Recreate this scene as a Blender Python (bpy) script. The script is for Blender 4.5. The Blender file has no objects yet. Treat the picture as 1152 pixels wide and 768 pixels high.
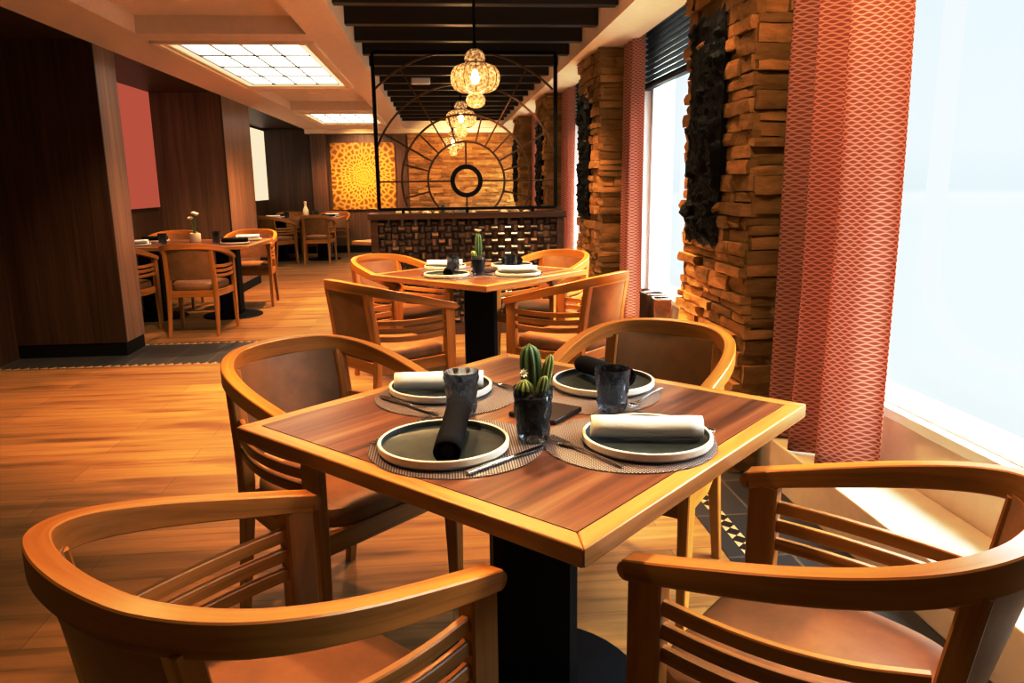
import bpy, math, random
from mathutils import Vector, Matrix, noise
PI = math.pi
random.seed(11)
scene = bpy.context.scene
col = scene.collection
S2 = math.sqrt(.5)

# ------------------------------------------------------------------ materials
def nodes(name):
    m = bpy.data.materials.new(name)
    m.use_nodes = True
    nt = m.node_tree
    nt.nodes.clear()
    out = nt.nodes.new('ShaderNodeOutputMaterial')
    return m, nt, out

def N(nt, kind, **kw):
    n = nt.nodes.new('ShaderNode' + kind)
    for k, v in kw.items():
        if k in n.inputs:
            n.inputs[k].default_value = v
        else:
            setattr(n, k, v)
    return n

def L(nt, a, ao, b, bi):
    nt.links.new(a.outputs[ao], b.inputs[bi])

def c4(c):
    return (c[0], c[1], c[2], 1)

def ramp(nt, stops):
    r = nt.nodes.new('ShaderNodeValToRGB')
    el = r.color_ramp.elements
    el[0].position, el[0].color = stops[0][0], c4(stops[0][1])
    el[1].position, el[1].color = stops[-1][0], c4(stops[-1][1])
    for p, c in stops[1:-1]:
        e = el.new(p)
        e.color = c4(c)
    return r

def coords(nt, src, scale, rand=False):
    tc = N(nt, 'TexCoord')
    mp = N(nt, 'Mapping')
    mp.inputs['Scale'].default_value = scale
    if rand:
        oi = N(nt, 'ObjectInfo')
        mul = N(nt, 'Math', operation='MULTIPLY')
        mul.inputs[1].default_value = 37.0
        L(nt, oi, 'Random', mul, 0)
        ad = N(nt, 'VectorMath', operation='ADD')
        L(nt, tc, src, ad, 0)
        L(nt, mul, 0, ad, 1)
        L(nt, ad, 0, mp, 'Vector')
    else:
        L(nt, tc, src, mp, 'Vector')
    return mp

def bump(nt, src, out, bs, strength, dist=.01):
    b = N(nt, 'Bump', Strength=strength, Distance=dist)
    L(nt, src, out, b, 'Height')
    L(nt, b, 'Normal', bs, 'Normal')

def plain(name, c, rough=.5, metal=0, spec=.5, noise_scale=0, noise_amt=.15, bmp=0):
    m, nt, out = nodes(name)
    b = N(nt, 'BsdfPrincipled', Roughness=rough, Metallic=metal)
    b.inputs['Base Color'].default_value = c4(c)
    b.inputs['Specular IOR Level'].default_value = spec
    if noise_scale:
        mp = coords(nt, 'Object', (1, 1, 1))
        n = N(nt, 'TexNoise', Scale=noise_scale, Detail=5.0, Roughness=.6)
        L(nt, mp, 0, n, 'Vector')
        lo = [x * (1 - noise_amt) for x in c]
        hi = [min(1, x * (1 + noise_amt)) for x in c]
        r = ramp(nt, [(.3, lo), (.7, hi)])
        L(nt, n, 'Fac', r, 'Fac')
        L(nt, r, 'Color', b, 'Base Color')
        if bmp:
            bump(nt, n, 'Fac', b, bmp)
    L(nt, b, 0, out, 0)
    return m

def wood(name, dark, mid, light, axis='X', src='Object', rough=.38, fine=26, along=.9, bmp=.06, coat=0, spec=.45):
    m, nt, out = nodes(name)
    sc = [fine] * 3
    sc['XYZ'.index(axis)] = along
    mp = coords(nt, src, sc, rand=True)
    n = N(nt, 'TexNoise', Scale=1.0, Detail=6.0, Roughness=.62, Distortion=.6)
    L(nt, mp, 0, n, 'Vector')
    r = ramp(nt, [(.28, dark), (.5, mid), (.74, light)])
    L(nt, n, 'Fac', r, 'Fac')
    sc2 = [fine * .22] * 3
    sc2['XYZ'.index(axis)] = along * .5
    mp2 = coords(nt, src, sc2, rand=True)
    n2 = N(nt, 'TexNoise', Scale=1.0, Detail=3.0, Roughness=.5)
    L(nt, mp2, 0, n2, 'Vector')
    r2 = ramp(nt, [(.3, (.62, .6, .58)), (.7, (1.0, 1.0, 1.0))])
    L(nt, n2, 'Fac', r2, 'Fac')
    mx = N(nt, 'Mix', data_type='RGBA', blend_type='MULTIPLY')
    mx.inputs[0].default_value = .9
    L(nt, r, 'Color', mx, 6)
    L(nt, r2, 'Color', mx, 7)
    b = N(nt, 'BsdfPrincipled', Roughness=rough)
    b.inputs['Specular IOR Level'].default_value = spec
    if coat:
        b.inputs['Coat Weight'].default_value = coat
        b.inputs['Coat Roughness'].default_value = .25
    L(nt, mx, 2, b, 'Base Color')
    bump(nt, n, 'Fac', b, bmp)
    L(nt, b, 0, out, 0)
    return m

def emit(name, c, s):
    m, nt, out = nodes(name)
    e = N(nt, 'Emission', Strength=s)
    e.inputs['Color'].default_value = c4(c)
    L(nt, e, 0, out, 0)
    return m

M = {}
M['oak'] = wood('honey_oak', (.30, .118, .020), (.52, .225, .042), (.64, .305, .066), 'X', 'UV', .36, 24, 1.6)
M['oak_band'] = wood('oak_band', (.38, .17, .045), (.56, .28, .085), (.68, .38, .14), 'X', 'UV', .32, 24, 1.6)
M['walnut'] = wood('walnut_top', (.075, .030, .014), (.235, .105, .048), (.42, .225, .115), 'X', 'Object', .30, 22, .75, .04)
M['panel'] = wood('dark_panel', (.035, .014, .007), (.075, .031, .014), (.125, .055, .026), 'Z', 'Object', .42, 34, .8, .03)
M['panel_light'] = wood('brown_panel', (.13, .058, .028), (.21, .10, .05), (.29, .15, .08), 'Z', 'Object', .42, 30, .8, .03)
M['panel_face_lit'] = wood('lit_panel_face', (.20, .11, .065), (.31, .185, .115), (.40, .25, .16), 'Z', 'Object', .4, 30, .8, .03)  # lighter copy of the panel wood, imitating lamp light on the column sides
M['beam'] = wood('beam_wood', (.010, .0045, .003), (.02, .009, .006), (.032, .015, .009), 'X', 'Object', .38, 20, .6)
M['divider'] = wood('divider_wood', (.05, .02, .01), (.10, .042, .02), (.15, .066, .032), 'X', 'Object', .35, 20, .8)
M['black'] = plain('black_metal', (.003, .003, .004), .6, 0, .12)
M['iron'] = plain('bronze_iron', (.16, .085, .045), .35, .9)
M['plinth'] = plain('plinth_black', (.006, .005, .005), .6, 0, .2)
M['cream'] = plain('ceiling_cream', (.80, .69, .56), .85, 0, .2, 18, .03)
M['cream_light'] = plain('trim_cream', (.86, .74, .56), .6)
M['ledge'] = plain('ledge_paint', (.78, .68, .54), .55, 0, .4, 9, .05)
M['white'] = plain('white_paint', (.86, .86, .84), .5)
M['leather'] = plain('brown_leather', (.27, .13, .047), .5, 0, .4, 7, .25, .12)
M['steel'] = plain('cutlery_steel', (.62, .58, .54), .18, 1)
M['copper'] = plain('copper_box', (.33, .15, .07), .18, .9, .5, 7, .5)
M['plate_rim'] = plain('plate_rim', (.78, .70, .60), .45, 0, .5, 40, .06)
M['plate_glaze'] = plain('plate_glaze', (.055, .062, .055), .33, 0, .5, 30, .25)
M['linen_w'] = plain('white_linen', (.86, .84, .80), .85, 0, .2, 300, .03, .1)
M['linen_b'] = plain('black_linen', (.010, .008, .010), .85, 0, .15, 300, .2, .1)
M['board'] = plain('dark_board', (.03, .014, .009), .45)
M['gravel'] = plain('gravel', (.16, .15, .15), .8, 0, .3, 120, .5, .3)
M['pebble'] = plain('pebble', (.72, .58, .40), .7, 0, .3, 14, .15)
M['petal'] = plain('petal', (.9, .8, .62), .6)
M['slat'] = plain('blind_slat', (.018, .014, .012), .45)
M['ceramic'] = plain('white_ceramic', (.80, .70, .55), .35)
M['stem'] = plain('green_stem', (.16, .24, .06), .6)
M['bulb'] = emit('bulb_glow', (1, .78, .45), 60)
M['spot_glow'] = emit('downlight_glow', (1, .80, .5), 7)
M['light_glass'] = emit('light_panel_glass', (1.0, .90, .74), 4.5)
M['strip_glow'] = emit('frame_lip_glow', (1.0, .78, .5), 1.0)  # emissive inner lip stands in for the diffuser's light on its frame
M['white_lit'] = emit('white_wall_glow', (1.0, .80, .56), .95)  # plain wall panel, emissive in place of light falling on it
M['red_lit'] = emit('red_wall_glow', (.86, .26, .16), .55)  # red wall, no lamp; its lit look is put in as emission

# floor planks running along X
def floor_mat():
    m, nt, out = nodes('plank_floor')
    mp = coords(nt, 'Object', (1, 1, 1))
    br = N(nt, 'TexBrick', Scale=1.0)
    br.inputs['Color1'].default_value = (.75, .75, .75, 1)
    br.inputs['Color2'].default_value = (1.1, 1.1, 1.1, 1)
    br.inputs['Mortar'].default_value = (.45, .45, .45, 1)
    br.inputs['Mortar Size'].default_value = .0018
    br.inputs['Brick Width'].default_value = 1.25
    br.inputs['Row Height'].default_value = .19
    br.inputs['Bias'].default_value = 0
    br.offset = .37
    L(nt, mp, 0, br, 'Vector')
    mp2 = coords(nt, 'Object', (1.1, 17, 10))
    n = N(nt, 'TexNoise', Scale=1.0, Detail=7.0, Roughness=.62, Distortion=.5)
    L(nt, mp2, 0, n, 'Vector')
    r = ramp(nt, [(.28, (.20, .095, .026)), (.46, (.34, .178, .055)), (.62, (.40, .215, .068)), (.8, (.45, .25, .085))])
    L(nt, n, 'Fac', r, 'Fac')
    mp3 = coords(nt, 'Object', (1.3, 7, 4))
    n3 = N(nt, 'TexNoise', Scale=1.0, Detail=3.0, Roughness=.55)
    L(nt, mp3, 0, n3, 'Vector')
    r3 = ramp(nt, [(.33, (.58, .50, .45)), (.47, (1, 1, 1))])
    L(nt, n3, 'Fac', r3, 'Fac')
    mx = N(nt, 'Mix', data_type='RGBA', blend_type='MULTIPLY')
    mx.inputs[0].default_value = .8
    L(nt, r, 'Color', mx, 6)
    L(nt, r3, 'Color', mx, 7)
    mx2 = N(nt, 'Mix', data_type='RGBA', blend_type='MULTIPLY')
    mx2.inputs[0].default_value = .75
    L(nt, mx, 2, mx2, 6)
    L(nt, br, 'Color', mx2, 7)
    b = N(nt, 'BsdfPrincipled', Roughness=.5)
    b.inputs['Specular IOR Level'].default_value = .35
    L(nt, mx2, 2, b, 'Base Color')
    bump(nt, n, 'Fac', b, .05)
    L(nt, b, 0, out, 0)
    return m
M['floor'] = floor_mat()

def tile_mat(name, w, h, c1, c2, mort, rough=.4, ms=.004):
    m, nt, out = nodes(name)
    mp = coords(nt, 'Object', (1, 1, 1))
    br = N(nt, 'TexBrick', Scale=1.0)
    br.inputs['Color1'].default_value = c4(c1)
    br.inputs['Color2'].default_value = c4(c2)
    br.inputs['Mortar'].default_value = c4(mort)
    br.inputs['Mortar Size'].default_value = ms
    br.inputs['Brick Width'].default_value = w
    br.inputs['Row Height'].default_value = h
    br.offset = 0
    L(nt, mp, 0, br, 'Vector')
    b = N(nt, 'BsdfPrincipled', Roughness=rough)
    L(nt, br, 'Color', b, 'Base Color')
    L(nt, b, 0, out, 0)
    return m
M['slate'] = tile_mat('slate_tile', .3, .34, (.035, .03, .028), (.055, .045, .04), (.12, .09, .065), .45, .006)
M['ceil_tile'] = tile_mat('ceiling_tile', .62, .62, (.60, .52, .44), (.63, .55, .46), (.2, .15, .12), .7, .006)

def checker_mat(name, c1, c2, s, rot=PI / 4):
    m, nt, out = nodes(name)
    mp = coords(nt, 'Object', (1, 1, 1))
    mp.inputs['Rotation'].default_value = (0, 0, rot)
    ch = N(nt, 'TexChecker', Scale=s)
    ch.inputs['Color1'].default_value = c4(c1)
    ch.inputs['Color2'].default_value = c4(c2)
    L(nt, mp, 0, ch, 'Vector')
    b = N(nt, 'BsdfPrincipled', Roughness=.45)
    L(nt, ch, 'Color', b, 'Base Color')
    L(nt, b, 0, out, 0)
    return m
M['mosaic'] = checker_mat('mosaic', (.50, .36, .20), (.02, .014, .011), 22)

def stone_mat():
    m, nt, out = nodes('ledge_stone')
    g = N(nt, 'NewGeometry')
    mp = coords(nt, 'Object', (5, 5, 14))
    n = N(nt, 'TexNoise', Scale=1.6, Detail=8.0, Roughness=.68)
    L(nt, mp, 0, n, 'Vector')
    r = ramp(nt, [(.25, (.30, .155, .045)), (.5, (.48, .28, .095)), (.75, (.62, .40, .16))])
    L(nt, n, 'Fac', r, 'Fac')
    r2 = ramp(nt, [(0, (.58, .52, .46)), (1, (1.1, 1.06, 1.0))])
    L(nt, g, 'Random Per Island', r2, 'Fac')
    mx = N(nt, 'Mix', data_type='RGBA', blend_type='MULTIPLY')
    mx.inputs[0].default_value = 1
    L(nt, r, 'Color', mx, 6)
    L(nt, r2, 'Color', mx, 7)
    b = N(nt, 'BsdfPrincipled', Roughness=.85)
    b.inputs['Specular IOR Level'].default_value = .2
    L(nt, mx, 2, b, 'Base Color')
    bump(nt, n, 'Fac', b, .7, .02)
    L(nt, b, 0, out, 0)
    return m
M['stone'] = stone_mat()

def curtain_mat():
    m, nt, out = nodes('scale_curtain')
    tc = N(nt, 'TexCoord')
    sep = N(nt, 'SeparateXYZ')
    L(nt, tc, 'UV', sep, 0)
    def mth(op, a, b=None, c=None):
        n = N(nt, 'Math', operation=op)
        for i, q in enumerate((a, b, c)):
            if q is None: continue
            if isinstance(q, (int, float)): n.inputs[i].default_value = q
            else: nt.links.new(q, n.inputs[i])
        return n.outputs[0]
    cs_ = mth('COSINE', mth('MULTIPLY', sep.outputs['X'], 2 * PI / .036))
    vv = mth('MULTIPLY', sep.outputs['Y'], 1 / .024)
    am = mth('MULTIPLY', cs_, .115)
    d1 = mth('ABSOLUTE', mth('SUBTRACT', mth('FRACT', mth('ADD', vv, am)), .5))
    d2 = mth('ABSOLUTE', mth('SUBTRACT', mth('FRACT', mth('ADD', mth('SUBTRACT', vv, am), .5)), .5))
    dm = mth('MINIMUM', d1, d2)
    br = ramp(nt, [(.05, (.84, .58, .46)), (.15, (.54, .205, .14)), (.25, (.48, .165, .11))])
    nt.links.new(dm, br.inputs['Fac'])
    d = N(nt, 'BsdfPrincipled', Roughness=.8)
    d.inputs['Specular IOR Level'].default_value = .15
    L(nt, br, 'Color', d, 'Base Color')
    t = N(nt, 'BsdfTranslucent')
    L(nt, br, 'Color', t, 'Color')
    mx = N(nt, 'MixShader')
    mx.inputs[0].default_value = .36
    L(nt, d, 0, mx, 1)
    L(nt, t, 0, mx, 2)
    L(nt, mx, 0, out, 0)
    return m
M['curtain'] = curtain_mat()

def mat_mat():
    m, nt, out = nodes('woven_mat')
    mp = coords(nt, 'Object', (1, 1, 1))
    w = N(nt, 'TexWave', wave_type='BANDS', bands_direction='X', Scale=58.0)
    L(nt, mp, 0, w, 'Vector')
    w2 = N(nt, 'TexWave', wave_type='BANDS', bands_direction='Y', Scale=62.0)
    L(nt, mp, 0, w2, 'Vector')
    mu = N(nt, 'Math', operation='MULTIPLY')
    L(nt, w, 'Fac', mu, 0)
    L(nt, w2, 'Fac', mu, 1)
    r = ramp(nt, [(.12, (.045, .032, .028)), (.6, (.44, .35, .32))])
    L(nt, mu, 0, r, 'Fac')
    b = N(nt, 'BsdfPrincipled', Roughness=.5)
    L(nt, r, 'Color', b, 'Base Color')
    bump(nt, mu, 0, b, .25, .002)
    L(nt, b, 0, out, 0)
    return m
M['mat'] = mat_mat()

def glass_mat(name, c, rough=.04):
    m, nt, out = nodes(name)
    b = N(nt, 'BsdfPrincipled', Roughness=rough, IOR=1.45)
    b.inputs['Base Color'].default_value = c4(c)
    b.inputs['Transmission Weight'].default_value = 1
    t = N(nt, 'BsdfTransparent')
    t.inputs['Color'].default_value = c4(c)
    mx = N(nt, 'MixShader')
    mx.inputs[0].default_value = .25
    L(nt, b, 0, mx, 1)
    L(nt, t, 0, mx, 2)
    L(nt, mx, 0, out, 0)
    return m
M['smoke'] = glass_mat('smoky_glass', (.40, .44, .50))

def shade_mat():
    m, nt, out = nodes('roller_shade')
    t = N(nt, 'BsdfTransparent')
    t.inputs['Color'].default_value = (.93, .97, .98, 1)
    d = N(nt, 'BsdfTranslucent')
    d.inputs['Color'].default_value = (.85, .92, .95, 1)
    mx = N(nt, 'MixShader')
    mx.inputs[0].default_value = .03
    L(nt, t, 0, mx, 1)
    L(nt, d, 0, mx, 2)
    L(nt, mx, 0, out, 0)
    return m
M['shade'] = shade_mat()
M['porthole'] = emit('porthole_rim_glow', (.95, .98, 1.0), .88)  # emission stands in for sunlight on the white rim

def crackle_mat():
    m, nt, out = nodes('crackle_glass')
    mp = coords(nt, 'Object', (1, 1, 1))
    v = N(nt, 'TexVoronoi', Scale=60.0)
    L(nt, mp, 0, v, 'Vector')
    r = ramp(nt, [(.15, (.05, .02, .006)), (.5, (.42, .23, .09)), (.8, (1, .78, .45))])
    L(nt, v, 'Distance', r, 'Fac')
    e = N(nt, 'Emission', Strength=1.25)
    L(nt, r, 'Color', e, 'Color')
    g = N(nt, 'BsdfPrincipled', Roughness=.1)
    g.inputs['Base Color'].default_value = (.6, .45, .3, 1)
    t = N(nt, 'BsdfTransparent')
    t.inputs['Color'].default_value = (1, .9, .75, 1)
    m1 = N(nt, 'MixShader')
    m1.inputs[0].default_value = .5
    L(nt, e, 0, m1, 1)
    L(nt, t, 0, m1, 2)
    m2 = N(nt, 'MixShader')
    m2.inputs[0].default_value = .15
    L(nt, m1, 0, m2, 1)
    L(nt, g, 0, m2, 2)
    L(nt, m2, 0, out, 0)
    return m
M['crackle'] = crackle_mat()

def mandala_mat():
    m, nt, out = nodes('golden_mandala')
    tc = N(nt, 'TexCoord')
    sep = N(nt, 'SeparateXYZ')
    L(nt, tc, 'Object', sep, 0)
    ang = N(nt, 'Math', operation='ARCTAN2')
    L(nt, sep, 'Z', ang, 0)
    L(nt, sep, 'X', ang, 1)
    ln = N(nt, 'VectorMath', operation='LENGTH')
    L(nt, tc, 'Object', ln, 0)
    a1 = N(nt, 'Math', operation='MULTIPLY')
    a1.inputs[1].default_value = 40 / (2 * PI)
    L(nt, ang, 0, a1, 0)
    pw = N(nt, 'Math', operation='POWER')
    pw.inputs[1].default_value = .6
    L(nt, ln, 'Value', pw, 0)
    r1 = N(nt, 'Math', operation='MULTIPLY')
    r1.inputs[1].default_value = 13.0
    L(nt, pw, 0, r1, 0)
    cb = N(nt, 'CombineXYZ')
    L(nt, a1, 0, cb, 'X')
    L(nt, r1, 0, cb, 'Y')
    v = N(nt, 'TexVoronoi', feature='DISTANCE_TO_EDGE', Scale=1.0, Randomness=.85)
    v.voronoi_dimensions = '2D'
    L(nt, cb, 0, v, 'Vector')
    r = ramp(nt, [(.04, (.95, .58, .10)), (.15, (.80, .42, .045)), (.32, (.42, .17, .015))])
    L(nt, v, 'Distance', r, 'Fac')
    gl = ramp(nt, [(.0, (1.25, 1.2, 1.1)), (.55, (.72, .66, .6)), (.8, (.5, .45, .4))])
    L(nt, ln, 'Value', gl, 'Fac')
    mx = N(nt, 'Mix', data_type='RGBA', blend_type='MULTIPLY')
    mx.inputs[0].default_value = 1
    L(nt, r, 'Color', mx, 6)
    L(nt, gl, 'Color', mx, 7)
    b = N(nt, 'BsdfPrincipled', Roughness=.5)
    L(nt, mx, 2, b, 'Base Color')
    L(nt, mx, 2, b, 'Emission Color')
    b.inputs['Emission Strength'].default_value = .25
    bump(nt, v, 'Distance', b, .4, .02)
    L(nt, b, 0, out, 0)
    return m
M['mandala'] = mandala_mat()

def carved_mat():
    m, nt, out = nodes('carved_black_wood')
    mp = coords(nt, 'Object', (6, 6, 3))
    n = N(nt, 'TexNoise', Scale=8.0, Detail=6.0)
    L(nt, mp, 0, n, 'Vector')
    r = ramp(nt, [(.3, (.002, .0016, .0016)), (.8, (.008, .006, .005))])
    L(nt, n, 'Fac', r, 'Fac')
    b = N(nt, 'BsdfPrincipled', Roughness=.55)
    b.inputs['Specular IOR Level'].default_value = .15
    L(nt, r, 'Color', b, 'Base Color')
    bump(nt, n, 'Fac', b, .6, .02)
    L(nt, b, 0, out, 0)
    return m
M['carved'] = carved_mat()

def cactus_mat(name, lo, hi):
    m, nt, out = nodes(name)
    tc = N(nt, 'TexCoord')
    v = N(nt, 'TexVoronoi', Scale=300.0)
    L(nt, tc, 'Object', v, 'Vector')
    at = N(nt, 'Attribute', attribute_name='ridge')
    r = ramp(nt, [(.2, lo), (.8, hi)])
    L(nt, at, 'Fac', r, 'Fac')
    sp = ramp(nt, [(.12, (.75, .72, .55)), (.2, (0, 0, 0))])
    L(nt, v, 'Distance', sp, 'Fac')
    mx = N(nt, 'Mix', data_type='RGBA', blend_type='ADD')
    mx.inputs[0].default_value = .25
    L(nt, r, 'Color', mx, 6)
    L(nt, sp, 'Color', mx, 7)
    b = N(nt, 'BsdfPrincipled', Roughness=.5)
    L(nt, mx, 2, b, 'Base Color')
    L(nt, b, 0, out, 0)
    return m
M['cactus'] = cactus_mat('cactus_green', (.02, .05, .018), (.16, .26, .10))
M['cactus_y'] = cactus_mat('cactus_pale', (.07, .10, .02), (.36, .42, .14))

def strap_mat():
    m, nt, out = nodes('woven_strap')
    g = N(nt, 'NewGeometry')
    r = ramp(nt, [(0, (.035, .017, .010)), (.75, (.10, .052, .03)), (1, (.30, .17, .10))])
    L(nt, g, 'Random Per Island', r, 'Fac')
    b = N(nt, 'BsdfPrincipled', Roughness=.22)
    L(nt, r, 'Color', b, 'Base Color')
    L(nt, b, 0, out, 0)
    return m
M['strap'] = strap_mat()

# ------------------------------------------------------------------ mesh builder
class MB:
    def __init__(s):
        s.v, s.f, s.uv, s.mi, s.sm = [], [], [], [], []
    def add(s, vs, fs, mi=0, smooth=False, uvs=None):
        b = len(s.v)
        s.v += [tuple(x) for x in vs]
        for k, f in enumerate(fs):
            s.f.append([i + b for i in f])
            s.mi.append(mi)
            s.sm.append(smooth)
            s.uv.append(uvs[k] if uvs else None)
        return s
    def box(s, lo, hi, mi=0, mat=None, bev=0):
        x0, y0, z0 = lo
        x1, y1, z1 = hi
        vs = [Vector(p) for p in ((x0, y0, z0), (x1, y0, z0), (x1, y1, z0), (x0, y1, z0), (x0, y0, z1), (x1, y0, z1), (x1, y1, z1), (x0, y1, z1))]
        if mat:
            vs = [mat @ p for p in vs]
        fs = [(0, 3, 2, 1), (4, 5, 6, 7), (0, 1, 5, 4), (1, 2, 6, 5), (2, 3, 7, 6), (3, 0, 4, 7)]
        return s.add(vs, fs, mi)
    def lathe(s, prof, n=40, o=(0, 0, 0), mi=0, rad=None, smooth=True, seg_mi=None):
        vs = []
        for j, (r, z) in enumerate(prof):
            for i in range(n):
                a = 2 * PI * i / n
                rr = rad(r, z, a) if rad else r
                vs.append((o[0] + rr * math.cos(a), o[1] + rr * math.sin(a), o[2] + z))
        b = len(s.v)
        s.v += vs
        for j in range(len(prof) - 1):
            for i in range(n):
                k = (i + 1) % n
                s.f.append([b + j * n + i, b + j * n + k, b + (j + 1) * n + k, b + (j + 1) * n + i])
                s.mi.append(seg_mi[j] if seg_mi else mi)
                s.sm.append(smooth)
                s.uv.append(None)
        return s
    def sweep(s, pts, w, h, ref=(0, 0, 1), mi=0, smooth=True, ch=.22, closed=False, shape='rect'):
        pts = [Vector(p) for p in pts]
        n = len(pts)
        wf = w if callable(w) else (lambda t: w)
        hf = h if callable(h) else (lambda t: h)
        ref = Vector(ref)
        vs, us, L_ = [], [], 0
        for i, p in enumerate(pts):
            if closed:
                t = pts[(i + 1) % n] - pts[i - 1]
            else:
                t = pts[min(i + 1, n - 1)] - pts[max(i - 1, 0)]
            t.normalize()
            side = t.cross(ref).normalized()
            up = side.cross(t).normalized()
            if i:
                L_ += (p - pts[i - 1]).length
            u = i / max(1, n - 1)
            a, b_ = wf(u) / 2, hf(u) / 2
            c = min(a, b_) * ch
            if shape == 'round':
                sec = [(a * math.cos(2 * PI * k / 8), b_ * math.sin(2 * PI * k / 8)) for k in range(8)]
            else:
                sec = [(a - c, -b_), (a, -b_ + c), (a, b_ - c), (a - c, b_), (-a + c, b_), (-a, b_ - c), (-a, -b_ + c), (-a + c, -b_)]
            vs += [p + side * x + up * y for x, y in sec]
            us.append(L_)
        per = [0, .01, .06, .07, .11, .12, .17, .18, .22]
        fs, uvs = [], []
        rng = n if closed else n - 1
        for i in range(rng):
            k = (i + 1) % n
            u0, u1 = us[i], us[k] if k else us[i] + .01
            for j in range(8):
                q = (j + 1) % 8
                fs.append((i * 8 + j, i * 8 + q, k * 8 + q, k * 8 + j))
                uvs.append([(u0, per[j]), (u0, per[j + 1]), (u1, per[j + 1]), (u1, per[j])])
        if not closed:
            fs.append(tuple(range(7, -1, -1)))
            uvs.append([(us[0] + .002 * j, per[j]) for j in range(8)])
            fs.append(tuple((n - 1) * 8 + j for j in range(8)))
            uvs.append([(us[-1] + .002 * j, per[j]) for j in range(8)])
        return s.add(vs, fs, mi, smooth, uvs)
    def grid(s, fn, nu, nv, mi=0, smooth=True, uvfn=None):
        vs = [fn(i / nu, j / nv) for j in range(nv + 1) for i in range(nu + 1)]
        fs, uvs = [], []
        for j in range(nv):
            for i in range(nu):
                a = j * (nu + 1) + i
                fs.append((a, a + 1, a + nu + 2, a + nu + 1))
                if uvfn:
                    uvs.append([uvfn(i / nu, j / nv), uvfn((i + 1) / nu, j / nv), uvfn((i + 1) / nu, (j + 1) / nv), uvfn(i / nu, (j + 1) / nv)])
        return s.add(vs, fs, mi, smooth, uvs or None)
    def build(s, name, mats, parent=None, bevel=0, loc=None, sub=0, angle=.6, attr=None):
        me = bpy.data.meshes.new(name)
        me.from_pydata(s.v, [], s.f)
        for m in (mats if isinstance(mats, (list, tuple)) else [mats]):
            me.materials.append(m)
        me.polygons.foreach_set('material_index', s.mi)
        me.polygons.foreach_set('use_smooth', s.sm)
        uvl = me.uv_layers.new(name='UVMap')
        k = 0
        for p, uv in zip(me.polygons, s.uv):
            for q in range(p.loop_total):
                if uv:
                    uvl.data[k].uv = uv[q]
                else:
                    co = me.vertices[me.loops[k].vertex_index].co
                    nn = p.normal
                    if abs(nn.z) > .7:
                        uvl.data[k].uv = (co.x, co.y)
                    elif abs(nn.x) > abs(nn.y):
                        uvl.data[k].uv = (co.z, co.y)
                    else:
                        uvl.data[k].uv = (co.z, co.x)
                k += 1
        if attr:
            at = me.attributes.new(attr[0], 'FLOAT', 'POINT')
            at.data.foreach_set('value', attr[1])
        me.update()
        me.set_sharp_from_angle(angle=math.radians(38))
        o = bpy.data.objects.new(name, me)
        col.objects.link(o)
        if parent:
            o.parent = parent
        if loc:
            o.location = loc
        if bevel:
            b = o.modifiers.new('edge', 'BEVEL')
            b.width = bevel
            b.segments = 2
            b.limit_method = 'ANGLE'
            b.angle_limit = angle
        if sub:
            b = o.modifiers.new('soft', 'SUBSURF')
            b.levels = b.render_levels = sub
        return o

def tag(o, label=None, cat=None, group=None, kind=None):
    if label: o['label'] = label
    if cat: o['category'] = cat
    if group: o['group'] = group
    if kind: o['kind'] = kind
    return o

def empty(name, loc=(0, 0, 0), rz=0):
    o = bpy.data.objects.new(name, None)
    o.empty_display_size = .1
    col.objects.link(o)
    o.location = loc
    o.rotation_euler = (0, 0, rz)
    return o

def kids(o):
    return [c for c in bpy.data.objects if c.parent == o]

def copy_tree(o, parent=None):
    c = o.copy()
    col.objects.link(c)
    if parent:
        c.parent = parent
    for ch in kids(o):
        copy_tree(ch, c)
    return c

def struct(o):
    o['kind'] = 'structure'
    return o

def sbox(name, lo, hi, mat, bevel=0):
    return struct(MB().box(lo, hi).build(name, mat, bevel=bevel))

def catmull(P, n=8):
    P = [Vector(p) for p in P]
    out = []
    for i in range(len(P) - 1):
        p0, p1, p2, p3 = P[max(i - 1, 0)], P[i], P[i + 1], P[min(i + 2, len(P) - 1)]
        for k in range(n):
            t = k / n
            out.append(.5 * ((2 * p1) + (p2 - p0) * t + (2 * p0 - 5 * p1 + 4 * p2 - p3) * t * t + (3 * p1 - p0 - 3 * p2 + p3) * t ** 3))
    out.append(P[-1])
    return out

# ------------------------------------------------------------------ room shell
YB = 15.3          # back wall
XL = -3.32          # outer wall of the alcoves
XP = 1.30          # face of the stone pillars
XW = 1.68          # window plane
ZC = 2.34          # ceiling
LZ = .20           # ledge under the windows
SZ = .45           # window sill

sbox('floor', (-5.2, -2.5, -.12), (2.0, YB + .3, 0), M['floor'])
# dark tile borders with mosaic edges, slightly proud of the planks
sbox('trim_1', (-4.6, 5.80, 0), (-1.2, 6.52, .003), M['slate'])
sbox('trim_2', (-4.6, 5.75, 0), (-1.2, 5.80, .0035), M['mosaic'])
sbox('trim_3', (-4.6, 6.52, 0), (-1.2, 6.57, .0035), M['mosaic'])
sbox('trim_4', (.97, -2.4, 0), (1.40, YB, .003), M['slate'])
sbox('trim_5', (1.035, -2.4, .003), (1.085, YB, .0045), M['mosaic'])

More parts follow.
